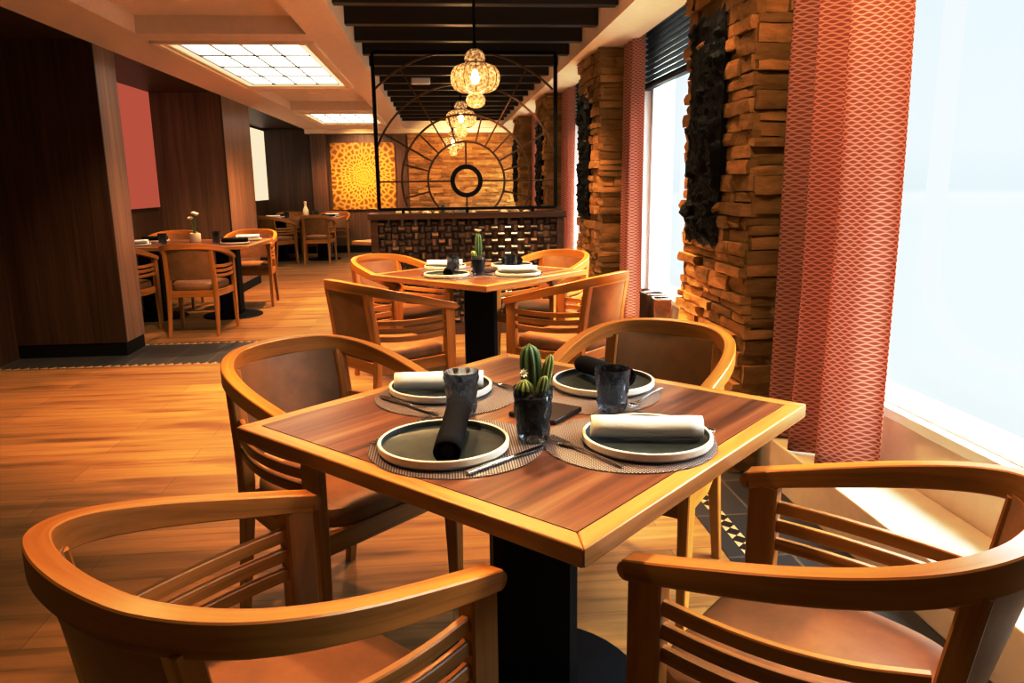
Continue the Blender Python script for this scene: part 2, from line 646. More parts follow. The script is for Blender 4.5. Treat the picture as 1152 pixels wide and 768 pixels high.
# ceiling pieces around the trays, light panels and the pergola well
cm = MB()
def cs(x0, x1, y0, y1, z0=ZC, z1=2.85):
    cm.box((x0, y0, z0), (x1, y1, z1))
cs(-2.5, -2.05, -2.5, YB)
cs(-.90, -.63, -2.5, YB)
cs(1.17, 1.50, -2.5, YB)
for y0, y1 in ((-2.5, 3.6), (5.75, 6.02), (8.72, 9.08), (11.32, 11.68), (13.86, YB)):
    cs(-2.05, -.90, y0, y1)
cs(-2.05, -.90, 3.6, 5.75, 2.46)
cs(-2.05, -.90, 9.08, 11.32, 2.46)
cs(-2.05, -.90, 6.02, 8.72, 2.44)
cs(-2.05, -.90, 11.68, 13.86, 2.44)
cs(-.63, 1.17, -2.5, 1.6)
cs(-.63, 1.17, 14.9, YB)
cs(1.50, 1.95, -2.5, YB, 2.50)
struct(cm.build('ceiling', M['cream']))
sbox('ceiling_well', (-.63, 1.6, 2.60), (1.17, 14.9, 2.85), M['ceil_tile'])
sbox('ceiling_alcove', (-5.2, -2.5, 2.37), (-2.5, YB, 2.85), M['panel'])

# walls
sbox('wall_back', (-5.2, YB, 0), (2.0, YB + .3, 2.85), M['panel_light'])
sbox('wall_left', (XL - .3, -2.5, 0), (XL, YB, 2.85), M['panel'])
sbox('wall_rear', (-5.2, -2.7, 0), (2.0, -2.5, 2.85), M['panel'])
# window wall: parapet, piers behind pillars, header
ww = MB()
ww.box((XW, -2.5, 0), (XW + .22, YB, SZ))
ww.box((XW, -2.5, 2.42), (XW + .22, YB, 2.85))
pillars = [(3.13, 3.99), (6.22, 7.08), (9.30, 10.16), (12.38, 13.24)]
wins = [(.95, 3.13), (3.99, 6.22), (7.08, 9.30), (10.16, 12.38), (13.24, YB)]
ww.box((XW, -2.5, SZ), (XW + .22, .95, 2.42))
for y0, y1 in pillars:
    ww.box((XW, y0, SZ), (XW + .22, y1, 2.42))
struct(ww.build('wall_right', M['ledge']))
sbox('trim_6', (1.40, -2.5, 0), (XW, YB, LZ), M['ledge'], .006)
sbox('trim_7', (XW - .035, -2.5, SZ - .03), (XW, YB, SZ + .01), M['white'], .004)
# windows: frame, roller shade and the rounded outer rim behind it
for k, (y0, y1) in enumerate(wins):
    w = struct(empty('window_%d' % (k + 1), (XW, (y0 + y1) / 2, SZ)))
    d = (y1 - y0) / 2
    f = MB()
    h = 2.42 - SZ
    for a, b in (((.03, -d, 0), (.09, -d + .05, h)), ((.03, d - .05, 0), (.09, d, h)), ((.03, -d + .05, 0), (.09, d - .05, .03)), ((.03, -d + .05, h - .05), (.09, d - .05, h))):
        f.box(a, b)
    f.build('window_frame', M['white'], w)
    MB().box((-.10, d - .21, 0), (-.002, d - .002, h)).box((-.03, d - .26, 0), (.03, d - .21, h)).build('jamb', M['white'], w)
    MB().add([(.06, -d + .05, .03), (.06, d - .05, .03), (.06, d - .05, h - .05), (.06, -d + .05, h - .05)], [(0, 1, 2, 3)]).build('roller_shade', M['shade'], w)
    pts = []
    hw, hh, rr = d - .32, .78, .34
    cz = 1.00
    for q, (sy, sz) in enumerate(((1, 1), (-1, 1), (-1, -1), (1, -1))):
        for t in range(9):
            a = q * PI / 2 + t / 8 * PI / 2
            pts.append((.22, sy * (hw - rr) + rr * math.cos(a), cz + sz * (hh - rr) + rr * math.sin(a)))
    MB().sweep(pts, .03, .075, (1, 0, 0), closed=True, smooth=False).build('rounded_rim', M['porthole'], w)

# wood clad columns on the left with black plinths
def column(n, x0, x1, y0, y1, m1=M['panel'], m2=M['panel_face_lit']):
    z0 = .11
    b = MB()
    b.box((x0, y0, z0), (x1, y1, 2.37))
    b.mi[3] = 1
    b.build('cladding', [m1, m2], n)
    MB().box((x0 + .0, y0 + .006, 0), (x1 - .006, y1 - .006, z0)).build('plinth', M['plinth'], n)
    MB().box((x1 - .014, y0 - .004, z0), (x1 + .003, y0 + .012, 2.37)).build('corner_strip', M['panel'], n)
column(struct(empty('wall_column')), -5.1, -2.5, 6.12, 6.50)
column(struct(empty('wall_column')), XL, -2.5, 9.45, 10.75, M['panel_light'])
sbox('baseboard_back', (XL, YB - .02, 0), (1.6, YB, .14), M['plinth'])
sbox('wall_back_dark', (XL, YB - .10, .14), (-2.42, YB, 2.34), M['panel'])
sbox('wall_back_post', (-2.42, YB - .22, 0), (-2.14, YB, 2.34), M['panel_light'])
sbox('trim_8', (-2.5, YB - .3, 2.26), (1.6, YB, 2.34), M['cream_light'])
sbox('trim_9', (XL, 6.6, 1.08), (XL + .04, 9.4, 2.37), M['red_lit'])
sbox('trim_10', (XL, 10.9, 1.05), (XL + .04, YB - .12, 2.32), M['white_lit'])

# stacked ledge stone
def stone_face(mb, o, u, nrm, width, z0, z1, rnd, dmax=.045, hmin=.038, hmax=.085, lmin=.12, lmax=.38, over=.0):
    o, u, nrm = Vector(o), Vector(u), Vector(nrm)
    z = z0
    while z < z1 - .005:
        h = min(rnd.uniform(hmin, hmax), z1 - z)
        a = -over * rnd.random()
        end = width + over * rnd.random()
        while a < end - .004:
            l = min(rnd.uniform(lmin, lmax), end - a)
            if end - a - l < .04: l = end - a
            d0 = rnd.uniform(.006, dmax)
            g = .0025
            tp = rnd.uniform(-.004, .004)
            nu = max(2, int(l / .05))
            vs, fs = [], []
            for i in range(nu + 1):
                t = a + g + (l - 2 * g) * i / nu
                for zz, dd in ((z + g, 0), (z + g + tp, 1), (z + h * .5, 1.12), (z + h - g, 1), (z + h - g, 0)):
                    dep = -.02 if dd == 0 else d0 * dd + .014 * noise.noise(Vector((t * 23 + o.x * 7 + o.y * 3, zz * 31, d0 * 90))) * 1.2
                    zj = zz + (.004 * noise.noise(Vector((t * 30, zz * 40, 3.3))) if dd else 0)
                    p = o + u * t + nrm * dep
                    vs.append((p.x, p.y, zj))
            for i in range(nu):
                for j in range(4):
                    fs.append((i * 5 + j, i * 5 + j + 1, (i + 1) * 5 + j + 1, (i + 1) * 5 + j))
            fs.append((0, 1, 2, 3, 4)[::-1])
            b = nu * 5
            fs.append((b, b + 1, b + 2, b + 3, b + 4))
            mb.add(vs, fs, 0, False)
            a += l
        z += h
for k, (y0, y1) in enumerate(pillars):
    rnd = random.Random(40 + k)
    mb = MB()
    mb.box((XP + .01, y0 + .03, LZ), (XW + .02, y1 - .03, 2.5))
    mb.box((XP + .01, y0 + .03, 0), (1.41, y1 - .03, LZ))
    stone_face(mb, (XP, y1 - .02, 0), (0, -1, 0), (-1, 0, 0), y1 - y0 - .04, 0, ZC if k < 9 else 2.5, rnd, over=.035)
    stone_face(mb, (XP, y0 + .02, LZ), (1, 0, 0), (0, -1, 0), XW - XP, LZ, ZC, rnd, .04, over=.02)
    stone_face(mb, (XW, y1 - .02, LZ), (-1, 0, 0), (0, 1, 0), XW - XP, LZ, ZC, rnd, .04, over=.02)
    struct(mb.build('stone_pillar', M['stone']))
mb = MB()
mb.box((-.6, YB - .06, .6), (1.62, YB, 2.26))
stone_face(mb, (-.6, YB - .06, .6), (1, 0, 0), (0, -1, 0), 2.22, .6, 2.24, random.Random(5), .035, .035, .075, .12, .5)
struct(mb.build('wall_back_stone', M['stone']))

# carved black panels on the pillars
def carved(y0, y1, z0, z1, seed):
    t = empty('wall_carving', (XP - .045, (y0 + y1) / 2, (z0 + z1) / 2))
    W, H = y1 - y0, z1 - z0
    def fn(u, v):
        e = Vector((u * 6, v * 15, seed))
        edge = min(1, min(u, 1 - u) * 12) * min(1, min(v, 1 - v) * 22)
        cell = noise.cell(Vector((u * 5 + .35 * noise.noise(e * 1.7), v * 16 + .5 * noise.noise(e), seed)))
        d = .012 + .03 * abs(noise.noise(e * 1.6)) + .022 * cell + .014 * noise.noise(e * 4.1)
        dy = .02 * noise.noise(Vector((v * 26, seed, 0))) * (1 if abs(u - .5) > .45 else .4)
        dz = .03 * noise.noise(Vector((u * 11, seed, 5))) * (1 if abs(v - .5) > .46 else .3)
        return (-d * edge, (u - .5) * W + dy, (v - .5) * H + dz)
    MB().grid(fn, 26, 64, smooth=False).build('carved_relief', M['carved'], t)
    MB().box((0, -W / 2 + .02, -H / 2 + .02), (.04, W / 2 - .02, H / 2 - .02)).build('backing', M['black'], t)
    return t
names = ['black carved wood panel hung on the stone pillar beside the front table', 'black carved wood panel on the second stone pillar, behind the second table', 'dark carved panel on the third stone pillar, seen through the iron wheel screen', 'dark carved panel on the stone pillar farthest down the room']
for k, (y0, y1) in enumerate(pillars):
    c = carved(y0 + .27, y0 + .72, 1.0, 2.04, 3.7 + k * 5)
    tag(c, names[k], 'wall carving', 'carved panels on the stone pillars')

# curtains
def curtain(y0, y1, label, seed, x=1.50, amp=.05, folds=4.5):
    rnd = random.Random(seed)
    ph = rnd.random() * 6
    Wd = y1 - y0
    def fn(u, v):
        z = LZ + .012 + (2.48 - LZ) * v
        a = amp * (1 - .25 * v)
        w = math.sin(u * folds * 2 * PI + ph + .5 * math.sin(v * 3 + seed)) + .22 * math.sin(u * folds * 4.3 * PI + ph * 2)
        yy = y0 + Wd * u + .018 * math.sin(v * 4 + u * 3 + seed) * (1 - v)
        return (x + a * w, yy, z)
    o = MB().grid(fn, 90, 30, uvfn=lambda u, v: (u * Wd * 1.6, v * 2.28)).build('curtain', M['curtain'])
    s = o.modifiers.new('thick', 'SOLIDIFY')
    s.thickness = .003
    return tag(o, label, 'curtain', 'patterned curtains along the windows')
curtain(2.49, 3.10, 'large coral scale-patterned curtain beside the front stone pillar and front table', 1, x=1.485, amp=.078, folds=2.7)
curtain(5.80, 6.19, 'coral curtain hanging beside the second stone pillar, behind the second table', 4, folds=3.2)
curtain(8.72, 9.24, 'pink curtain beside the third stone pillar, behind the woven divider', 7, folds=3.5)
curtain(11.8, 12.32, 'pale pink curtain beside the last stone pillar, seen through the wheel screen', 9, folds=3.5)

# slatted blinds at the head of the windows
def blind(y0, y1, label):
    t = empty('venetian_blind', (1.60, (y0 + y1) / 2, 0))
    d = (y1 - y0) / 2
    MB().box((-.03, -d, 2.40), (.03, d, 2.46)).build('head_rail', M['slat'], t)
    n = 10
    for k in range(n):
        z = 2.02 + k * .0395
        mt = Matrix.Translation((0, 0, z)) @ Matrix.Rotation(.30, 4, 'Y')
        MB().box((-.021, -d, -.0016), (.021, d, .0016), mat=mt).build('slat', M['slat'], t)
    MB().box((-.026, -d, 1.985), (.026, d, 2.005)).build('bottom_rail', M['slat'], t)
    MB().sweep([(-.028, -d * .25, 2.46), (-.028, -d * .25, 1.93)], .008, .008, (1, 0, 0), shape='round').build('cord', M['slat'], t)
    return tag(t, label, 'blind', 'dark blinds at the window heads')
blind(4.03, 6.16, 'dark slatted blind above the window between the first and second stone pillars')
blind(7.12, 9.24, 'dark slatted blind above the window behind the second stone pillar')

# pergola beams
for k in range(15):
    y = 5.13 + .635 * k
    if y > 14.8: break
    sbox('ceiling_beam', (-.64, y - .045, 2.405), (1.165, y + .045, 2.53), M['beam'], .004)

# ------------------------------------------------------------------ ceiling lights
def light_panel(x0, x1, y0, y1, label):
    t = empty('ceiling_light', ((x0 + x1) / 2, (y0 + y1) / 2, ZC))
    a, b = (x1 - x0) / 2, (y1 - y0) / 2
    f = MB()
    for w0, w1, z0, z1 in ((0, .05, -.02, .012), (.05, .085, -.006, .03)):
        f.box((-a + w0, -b + w0, z0), (-a + w1, b - w0, z1))
        f.box((a - w1, -b + w0, z0), (a - w0, b - w0, z1))
        f.box((-a + w1, -b + w0, z0), (a - w1, -b + w1, z1))
        f.box((-a + w1, b - w1, z0), (a - w1, b - w0, z1))
    f.build('frame', M['cream_light'], t, .003)
    gs = MB()
    q0, q1 = .086, .135
    for b0, b1 in (((-a + q0, -b + q0), (-a + q1, b - q0)), ((a - q1, -b + q0), (a - q0, b - q0)), ((-a + q1, -b + q0), (a - q1, -b + q1)), ((-a + q1, b - q1), (a - q1, b - q0))):
        gs.box((*b0, .004), (*b1, .035))
    gs.build('glowing_lip', M['strip_glow'], t)
    g = .137
    MB().box((-a + g, -b + g, .02), (a - g, b - g, .035)).build('diffuser', M['light_glass'], t)
    l = MB()
    for k in range(0, 5):
        x = -a + g + (2 * a - 2 * g) * k / 4
        l.box((x - .006, -b + g, .008), (x + .006, b - g, .02))
        y = -b + g + (2 * b - 2 * g) * k / 4
        l.box((-a + g, y - .006, .009), (a - g, y + .006, .019))
    l.build('lattice', M['beam'], t)
    return tag(t, label, 'ceiling light', 'gridded light panels in the ceiling')
light_panel(-2.06, -.89, 6.02, 8.72, 'large glowing square-gridded ceiling light above the aisle')
light_panel(-2.06, -.89, 11.68, 13.86, 'smaller-looking glowing ceiling light farther down, before the golden mandala')

t = empty('ceiling_downlight', (-1.55, 5.2, 2.46))
MB().lathe([(.075, 0), (.075, -.012), (.055, -.012), (.05, -.002)], 28).build('rim', M['cream_light'], t)
MB().lathe([(.05, -.003), (.001, -.003)], 28).build('lens', M['spot_glow'], t)
tag(t, 'small round recessed downlight in the ceiling tray by the gridded light', 'downlight')
t = empty('ceiling_vent', (-1.5, 10.2, 2.46))
MB().lathe([(.13, 0), (.13, -.012), (.11, -.018), (.10, -.008), (.085, -.016), (.07, -.008), (.05, -.015), (.001, -.012)], 32).build('grille', M['cream_light'], t)
tag(t, 'round pale ceiling vent in the tray between the two gridded lights', 'vent')
t = empty('emergency_light', (-.17, 8.5, 2.36))
MB().box((-.10, -.03, -.02), (.10, .03, .045)).build('housing', M['white'], t, .008)
MB().box((-.085, -.034, -.012), (.085, -.03, .03)).build('lens', M['white'], t)
tag(t, 'small white box light fixed under the dark ceiling beams', 'light')

# ------------------------------------------------------------------ pendant lamps
def pendant(x, y, z, label, first=[None]):
    if first[0]:
        t = copy_tree(first[0])
        t.location = (x, y, z)
        return tag(t, label)
    t = empty('pendant_lamp', (x, y, z))
    first[0] = t
    # pumpkin body about the origin, dome above, small globe below
    NR = 12
    def rad(r, zz, a):
        return r * (1 - .09 * (1 - abs(math.sin(NR * a / 2))) ** 1.5)
    prof = []
    for k in range(17):
        a = -PI / 2 + PI * k / 16
        prof.append((.055 + .098 * math.cos(a) ** .8 if math.cos(a) > 1e-6 else .055, .085 * math.sin(a)))
    MB().lathe(prof, 72, rad=rad).build('shade', M['crackle'], t)
    MB().lathe([(.055, .085), (.064, .11), (.06, .135), (.045, .155), (.025, .168), (.008, .172)], 32).build('dome', M['crackle'], t)
    MB().lathe([(.035, -.085), (.055, -.105), (.062, -.125), (.055, -.15), (.035, -.168), (.001, -.176)], 32).build('globe', M['crackle'], t)
    cg = MB()
    for k in range(NR):
        a = 2 * PI * (k + .0) / NR
        cg.sweep([((r * .93 + .002) * math.cos(a), (r * .93 + .002) * math.sin(a), zz) for r, zz in prof], .004, .004, (-math.sin(a), math.cos(a), .01), shape='round')
    cg.build('cage', M['iron'], t)
    MB().lathe([(.057, -.006), (.062, 0), (.057, .006)], 28, (0, 0, .088)).build('collar', M['iron'], t)
    MB().lathe([(.001, -.035), (.018, -.028), (.026, 0), (.018, .03), (.012, .05), (.001, .055)], 16, (0, 0, .0)).build('bulb', M['bulb'], t)
    MB().lathe([(.014, .165), (.014, .20), (.009, .215), (.009, 2.56 - z)], 12).build('rod', M['black'], t)
    MB().lathe([(.055, 2.60 - z), (.055, 2.575 - z), (.012, 2.56 - z)], 24).build('canopy', M['black'], t)
    return tag(t, label, 'pendant lamp', 'blown glass pendant lamps')
pendant(.232, 4.83, 1.925, 'ribbed glass pendant lamp hanging over the second table, in front of the screen')
pendant(.225, 7.75, 1.925, 'ribbed glass pendant lamp hanging just behind the iron wheel screen')
pendant(.20, 10.97, 1.86, 'small-looking pendant lamp hanging lowest, farthest behind the wheel screen')

# ------------------------------------------------------------------ divider with woven front, iron wheel screen
DY, DX0, DX1, DZ = 6.6, -.60, 1.06, 1.06
t = empty('room_divider', ((DX0 + DX1) / 2, DY + .15, 0))
a = (DX1 - DX0) / 2
f = MB()
f.box((-a, -.15, 0), (-a + .06, .15, DZ - .05))
f.box((a - .06, -.15, 0), (a, .15, DZ - .05))
f.box((-a + .06, -.15, 0), (a - .06, .15, .10))
f.box((-a + .06, -.10, .10), (a - .06, .15, DZ - .05))
f.build('cabinet', M['divider'], t, .003)
rim = MB()
rim.box((-a - .02, -.17, DZ - .05), (a + .02, -.10, DZ))
rim.box((-a - .02, .10, DZ - .05), (a + .02, .17, DZ))
rim.box((-a - .02, -.10, DZ - .05), (-a + .05, .10, DZ))
rim.box((a - .05, -.10, DZ - .05), (a + .02, .10, DZ))
rim.box((-a + .05, -.10, DZ - .05), (a - .05, .10, DZ - .03))
rim.build('top_rim', M['divider'], t, .003)
wv = MB()
cell = .0555
nx = int((2 * a - .12) / cell)
nz = 16
for i in range(nx):
    for j in range(nz):
        x = -a + .06 + (2 * a - .12) * i / nx
        z = .10 + (DZ - .15) * j / nz
        cw, chh = (2 * a - .12) / nx, (DZ - .15) / nz
        vert = (i + j) % 2
        def fn(u, v):
            bl = math.sin(PI * (v if vert else u)) * .022
            return (x + cw * (.04 + .92 * u) if vert else x + cw * u, -.118 - bl, z + chh * (v if vert else .04 + .92 * v))
        wv.grid(fn, 4, 4)
wv.build('woven_panel', M['strap'], t)
tag(t, 'low brown room divider with a basket-woven dark strap front', 'divider')

t = empty('wheel_screen', (.225, DY + .02, DZ))
sx0, sx1, sz0, sz1 = -.745, .765, .035, 1.30
cz = .265
bar = .016
def straight(mb, p, q, w=bar):
    mb.sweep([p, q], w, w, (0, 1, 0), smooth=False)
fr = MB()
straight(fr, (sx0, 0, sz0), (sx0, 0, sz1), .03)
straight(fr, (sx1, 0, sz0), (sx1, 0, sz1), .03)
straight(fr, (sx0, 0, sz0), (sx1, 0, sz0), .024)
straight(fr, (sx0, 0, sz1), (sx1, 0, sz1), .03)
fr.build('frame', M['black'], t)
for x in (sx0 + .20, 0, sx1 - .2):
    MB().box((x - .012, -.012, .0005), (x + .012, .012, sz0)).build('foot', M['black'], t)
def ring(r, w, name, m, th=.016):
    segs, cur = [], []
    for k in range(129):
        an = -PI / 2 + 2 * PI * k / 128
        x, z = r * math.cos(an), cz + r * math.sin(an)
        if sx0 <= x <= sx1 and sz0 <= z <= sz1:
            cur.append((x, 0, z))
        else:
            if len(cur) > 1: segs.append(cur)
            cur = []
    if len(cur) > 1: segs.append(cur)
    full = len(segs) == 1 and len(segs[0]) == 129
    for sg in segs:
        MB().sweep(sg[:-1] if full else sg, th, w, (0, 1, 0), smooth=True, closed=full).build(name, m, t)
hub = MB()
hr = [(.100, -.02), (.137, -.02), (.137, .02), (.100, .02), (.100, -.02)]
vs, fs = [], []
for k in range(64):
    an = 2 * PI * k / 64
    for r, yy in hr[:4]:
        vs.append((r * math.cos(an), yy, cz + r * math.sin(an)))
for k in range(64):
    q = (k + 1) % 64
    for j in range(4):
        fs.append((k * 4 + j, q * 4 + j, q * 4 + (j + 1) % 4, k * 4 + (j + 1) % 4))
hub.add(vs, fs).build('hub', M['black'], t)
R1, R2, R3, R4 = .325, .545, .79, 1.05
for r in (R1, R2, R3, R4):
    ring(r, .016, 'ring', M['iron'])
def spoke(deg, r0, r1):
    an = math.radians(deg)
    p = [(r * math.cos(an), 0, cz + r * math.sin(an)) for r in (r0, r1)]
    mb = MB()
    straight(mb, p[0], p[1], .013)
    mb.build('spoke', M['iron'], t)
for dg in range(-15, 196, 15):
    if dg in (0, 90, 180): continue
    spoke(dg, R1, R3 if dg in (30, 150) else R2)
for dg in (60, 120): spoke(dg, R2, R4)
spoke(90, .137, R1)
spoke(270, .137, .23)
spoke(180, .137, -sx0 - .012)
spoke(0, .137, sx1 - .012)
tag(t, 'iron wheel-shaped open screen with rings and spokes standing on the woven divider', 'screen')

# pebbles and small cacti in the divider trough
def pebble(x, y, z, s, seed, m, name, label, group, cat):
    rnd = random.Random(seed)
    sc = (s * rnd.uniform(.9, 1.4), s * rnd.uniform(.7, 1), s * rnd.uniform(.65, .85))
    def rad(r, zz, a):
        return r * (1 + .14 * noise.noise(Vector((math.cos(a) * 1.3, math.sin(a) * 1.3, zz * 9 + seed))))
    prof = [(max(1e-4, sc[0] * math.sin(PI * k / 8)), sc[2] * (1 - math.cos(PI * k / 8))) for k in range(9)]
    o = MB().lathe(prof, 16, rad=rad).build(name, m, loc=(x, y, z))
    o.rotation_euler = (0, 0, rnd.random() * 6)
    return tag(o, label, cat, group)
for k, (x, s) in enumerate(((-.33, .055), (-.215, .05), (-.125, .042), (-.04, .032), (.07, .038), (.17, .05), (.27, .036), (.55, .04), (.65, .045), (.75, .038))):
    pebble(x, DY + .15, DZ - .029, s * .82, k, M['pebble'], 'pebble', 'rounded pale pebble lying on top of the woven divider', 'pebbles along the top of the divider', 'stone')

def cactus_mesh(h, r, ribs, mb, base, lean=(0, 0), vals=None, round_=False):
    n = ribs * 6
    b = len(mb.v)
    prof = []
    K = 14
    for k in range(K + 1):
        u = k / K
        if round_:
            rr = r * math.sin(PI * (.12 + .88 * u)) ** .7 if u < 1 else 1e-4
        else:
            rr = r * (.72 + .28 * min(1, u * 3)) * (1 - max(0, (u - .55) / .45) ** 2.4) ** .5 if u < 1 else 1e-4
        prof.append((rr, h * u))
    for (rr, z) in prof:
        for i in range(n):
            a = 2 * PI * i / n
            rg = .5 + .5 * math.cos(a * ribs)
            q = rr * (.80 + .20 * rg)
            u = z / h
            mb.v.append((base[0] + q * math.cos(a) + lean[0] * u * h, base[1] + q * math.sin(a) + lean[1] * u * h, base[2] + z))
            vals.append(rg)
    for j in range(K):
        for i in range(n):
            k = (i + 1) % n
            mb.f.append([b + j * n + i, b + j * n + k, b + (j + 1) * n + k, b + (j + 1) * n + i])
            mb.mi.append(0); mb.sm.append(True); mb.uv.append(None)
def cactus_obj(name, parent, mat, *a, **k):
    mb, vals = MB(), []
    cactus_mesh(*a[:3], mb, a[3], vals=vals, **k)
    return mb.build(name, mat, parent, attr=('ridge', vals))
c = cactus_obj('small_cactus', None, M['cactus'], .10, .022, 7, (.0155, DY + .19, DZ - .03))
tag(c, 'small upright cactus growing among pebbles on the divider top', 'cactus')

# ------------------------------------------------------------------ furniture
def rail_top(y):
    t = max(0, (.284 - y) / .569)
    return .679 + .151 * t
def rail_h(y):
    return .035 + .016 * max(0, (.284 - y) / .569) ** .7
half = [(.250, .270), (.258, .20), (.266, .095), (.269, 0), (.261, -.085), (.240, -.157), (.202, -.213), (.148, -.252), (.076, -.271), (0, -.277)]
def plan(scale=1.0):
    pts = half + [(-x, y) for x, y in half[-2::-1]]
    return pts
def make_chair():
    t = empty('dining_chair')
    P = catmull([(x, y, rail_top(y) - rail_h(y) / 2) for x, y in plan()], 6)
    nP = len(P) - 1
    r = MB().sweep(P, lambda u: .036 + .008 * abs(2 * u - 1) ** 3, lambda u: rail_h(P[int(round(u * nP))].y), ch=.14)
    # rounded noses at both arm ends
    for sx in (1, -1):
        e = Vector((sx * .250, .270, rail_top(.270) - rail_h(.270) / 2))
        vs, fs = [], []
        for k in range(9):
            a = PI / 2 - PI * k / 8
            for s_ in (-.0215, .0215):
                vs.append((e.x + s_, e.y - .002 + .017 * math.cos(a), e.z + .0173 * math.sin(a)))
        for k in range(8):
            fs.append((2 * k, 2 * k + 1, 2 * k + 3, 2 * k + 2))
        fs.append(tuple(range(0, 18, 2)))
        fs.append(tuple(range(17, 0, -2)))
        r.add(vs, fs, 0, False)
    r.build('arm_rail', M['oak'], t)
    for sx in (1, -1):
        MB().sweep([(sx * .250, .236, rail_top(.236) - rail_h(.236) + .004), (sx * .250, .236, .42), (sx * .250, .246, 0)],
                   lambda u: .036 - .010 * max(0, u - .5) * 2, lambda u: .062 - .026 * max(0, u - .5) * 2, (0, 1, 0), smooth=False).build('front_leg', M['oak'], t)
        MB().sweep(catmull([(sx * .192, -.222, rail_top(-.222) - rail_h(-.222) + .006), (sx * .195, -.197, .60), (sx * .198, -.182, .44), (sx * .203, -.198, .25), (sx * .207, -.238, 0)], 4),
                   lambda u: .042 - .014 * max(0, u - .5) * 2, lambda u: .036 - .008 * max(0, u - .5) * 2, (0, 1, 0), smooth=False).build('rear_leg', M['oak'], t)
        for k, z in enumerate((.613, .571, .529)):
            p = catmull([(sx * .250, .222, z), (sx * .257, .115, z - .003), (sx * .252, .01, z - .004), (sx * .234, -.085, z - .001), (sx * .200, -.178, z + .006)], 5)
            MB().sweep(p, .016, .027, ch=.3).build('side_slat', M['oak'], t)
    # upholstered curved back
    def back(u, v):
        x = -.178 + .356 * u
        k = 1 - (x / .178) ** 2
        z = .505 + .272 * v
        yb = -.190 - .034 * v
        return x, yb - (.020 + .030 * v) * k, z
    bk = MB()
    bk.grid(lambda u, v: (lambda q: (q[0], q[1] + .013 + .008 * math.sin(PI * u) ** .4 * math.sin(PI * v) ** .4, q[2]))(back(u, v)), 14, 10)
    bk.grid(lambda u, v: (lambda q: (q[0], q[1] - .010, q[2]))(back(1 - u, v)), 14, 10)
    for e in ((lambda u, v: (u, 0)), (lambda u, v: (1 - u, 1))):
        def strip(u, v, e=e):
            q = back(*e(u, v))
            return (q[0], q[1] - .010 + .023 * v, q[2])
        bk.grid(strip, 14, 1)
    for e in (0, 1):
        def strip2(u, v, e=e):
            q = back(e, u if e else 1 - u)
            return (q[0], q[1] - .010 + .023 * v, q[2])
        bk.grid(strip2, 10, 1)
    bk.build('backrest', M['leather'], t)
    # seat cushion: rounded trapezoid with a crown
    def outline(a):
        c_, s_ = math.cos(a), math.sin(a)
        n_ = 5.0
        q = (abs(c_) ** n_ + abs(s_) ** n_) ** (-1 / n_)
        x, y = q * c_, q * s_
        wid = .238 + .020 * min(0, y) * 2.2 if y < 0 else .238
        return x * wid * .955, .036 + y * .222
    st = MB()
    n_ = 64
    prof = [(.97, .405), (1.0, .415), (1.005, .440), (.985, .458), (.93, .468), (.75, .476), (.4, .481), (.001, .483)]
    vs, fs = [], []
    for sc_, z in prof:
        for i in range(n_):
            x, y = outline(2 * PI * i / n_)
            vs.append((x * sc_, .036 + (y - .036) * sc_, z))
    for j in range(len(prof) - 1):
        for i in range(n_):
            k = (i + 1) % n_
            fs.append((j * n_ + i, j * n_ + k, (j + 1) * n_ + k, (j + 1) * n_ + i))
    fs.append(tuple(range(n_ - 1, -1, -1)))
    st.add(vs, fs, 0, True).build('seat', M['leather'], t)
    ap = MB()
    ap.sweep([(-.235, .248, .378), (.235, .248, .378)], .022, .058, ch=.1, smooth=False)
    ap.sweep([(-.19, -.182, .378), (.19, -.182, .378)], .022, .058, ch=.1, smooth=False)
    for sx in (1, -1):
        ap.sweep([(sx * .242, .225, .378), (sx * .238, .03, .378), (sx * .204, -.168, .378)], .022, .058, ch=.1, smooth=False)
    ap.build('seat_frame', M['oak'], t)
    return t

def make_table(s=.985, dx=None, dy=None):
    t = empty('dining_table')
    hx, hy = (dx or s) / 2, (dy or s) / 2
    bw = .042
    z0, z1 = .715, .75
    MB().box((-hx + bw, -hy + bw, z0 + .004), (hx - bw, hy - bw, z1)).build('tabletop', M['walnut'], t)
    e = MB()
    for k in range(4):
        a, b = (hx, hy) if k % 2 == 0 else (hy, hx)
        rot = Matrix.Rotation(k * PI / 2, 4, 'Z')
        o4 = [(-a, -b), (a, -b), (a - bw, -b + bw), (-a + bw, -b + bw)]
        vs = [rot @ Vector((x, y, z)) for z in (z0, z1) for x, y in o4]
        fs = [(3, 2, 1, 0), (4, 5, 6, 7), (0, 1, 5, 4), (1, 2, 6, 5), (2, 3, 7, 6), (3, 0, 4, 7)]
        uv = []
        loc = [Vector((x, y, z)) for z in (z0, z1) for x, y in o4]
        for f in fs:
            uv.append([(loc[i].x + k * 3, loc[i].y + loc[i].z) for i in f])
        e.add(vs, fs, 0, False, uv)
    e.build('edge_band', M['oak_band'], t, .0035)
    return t

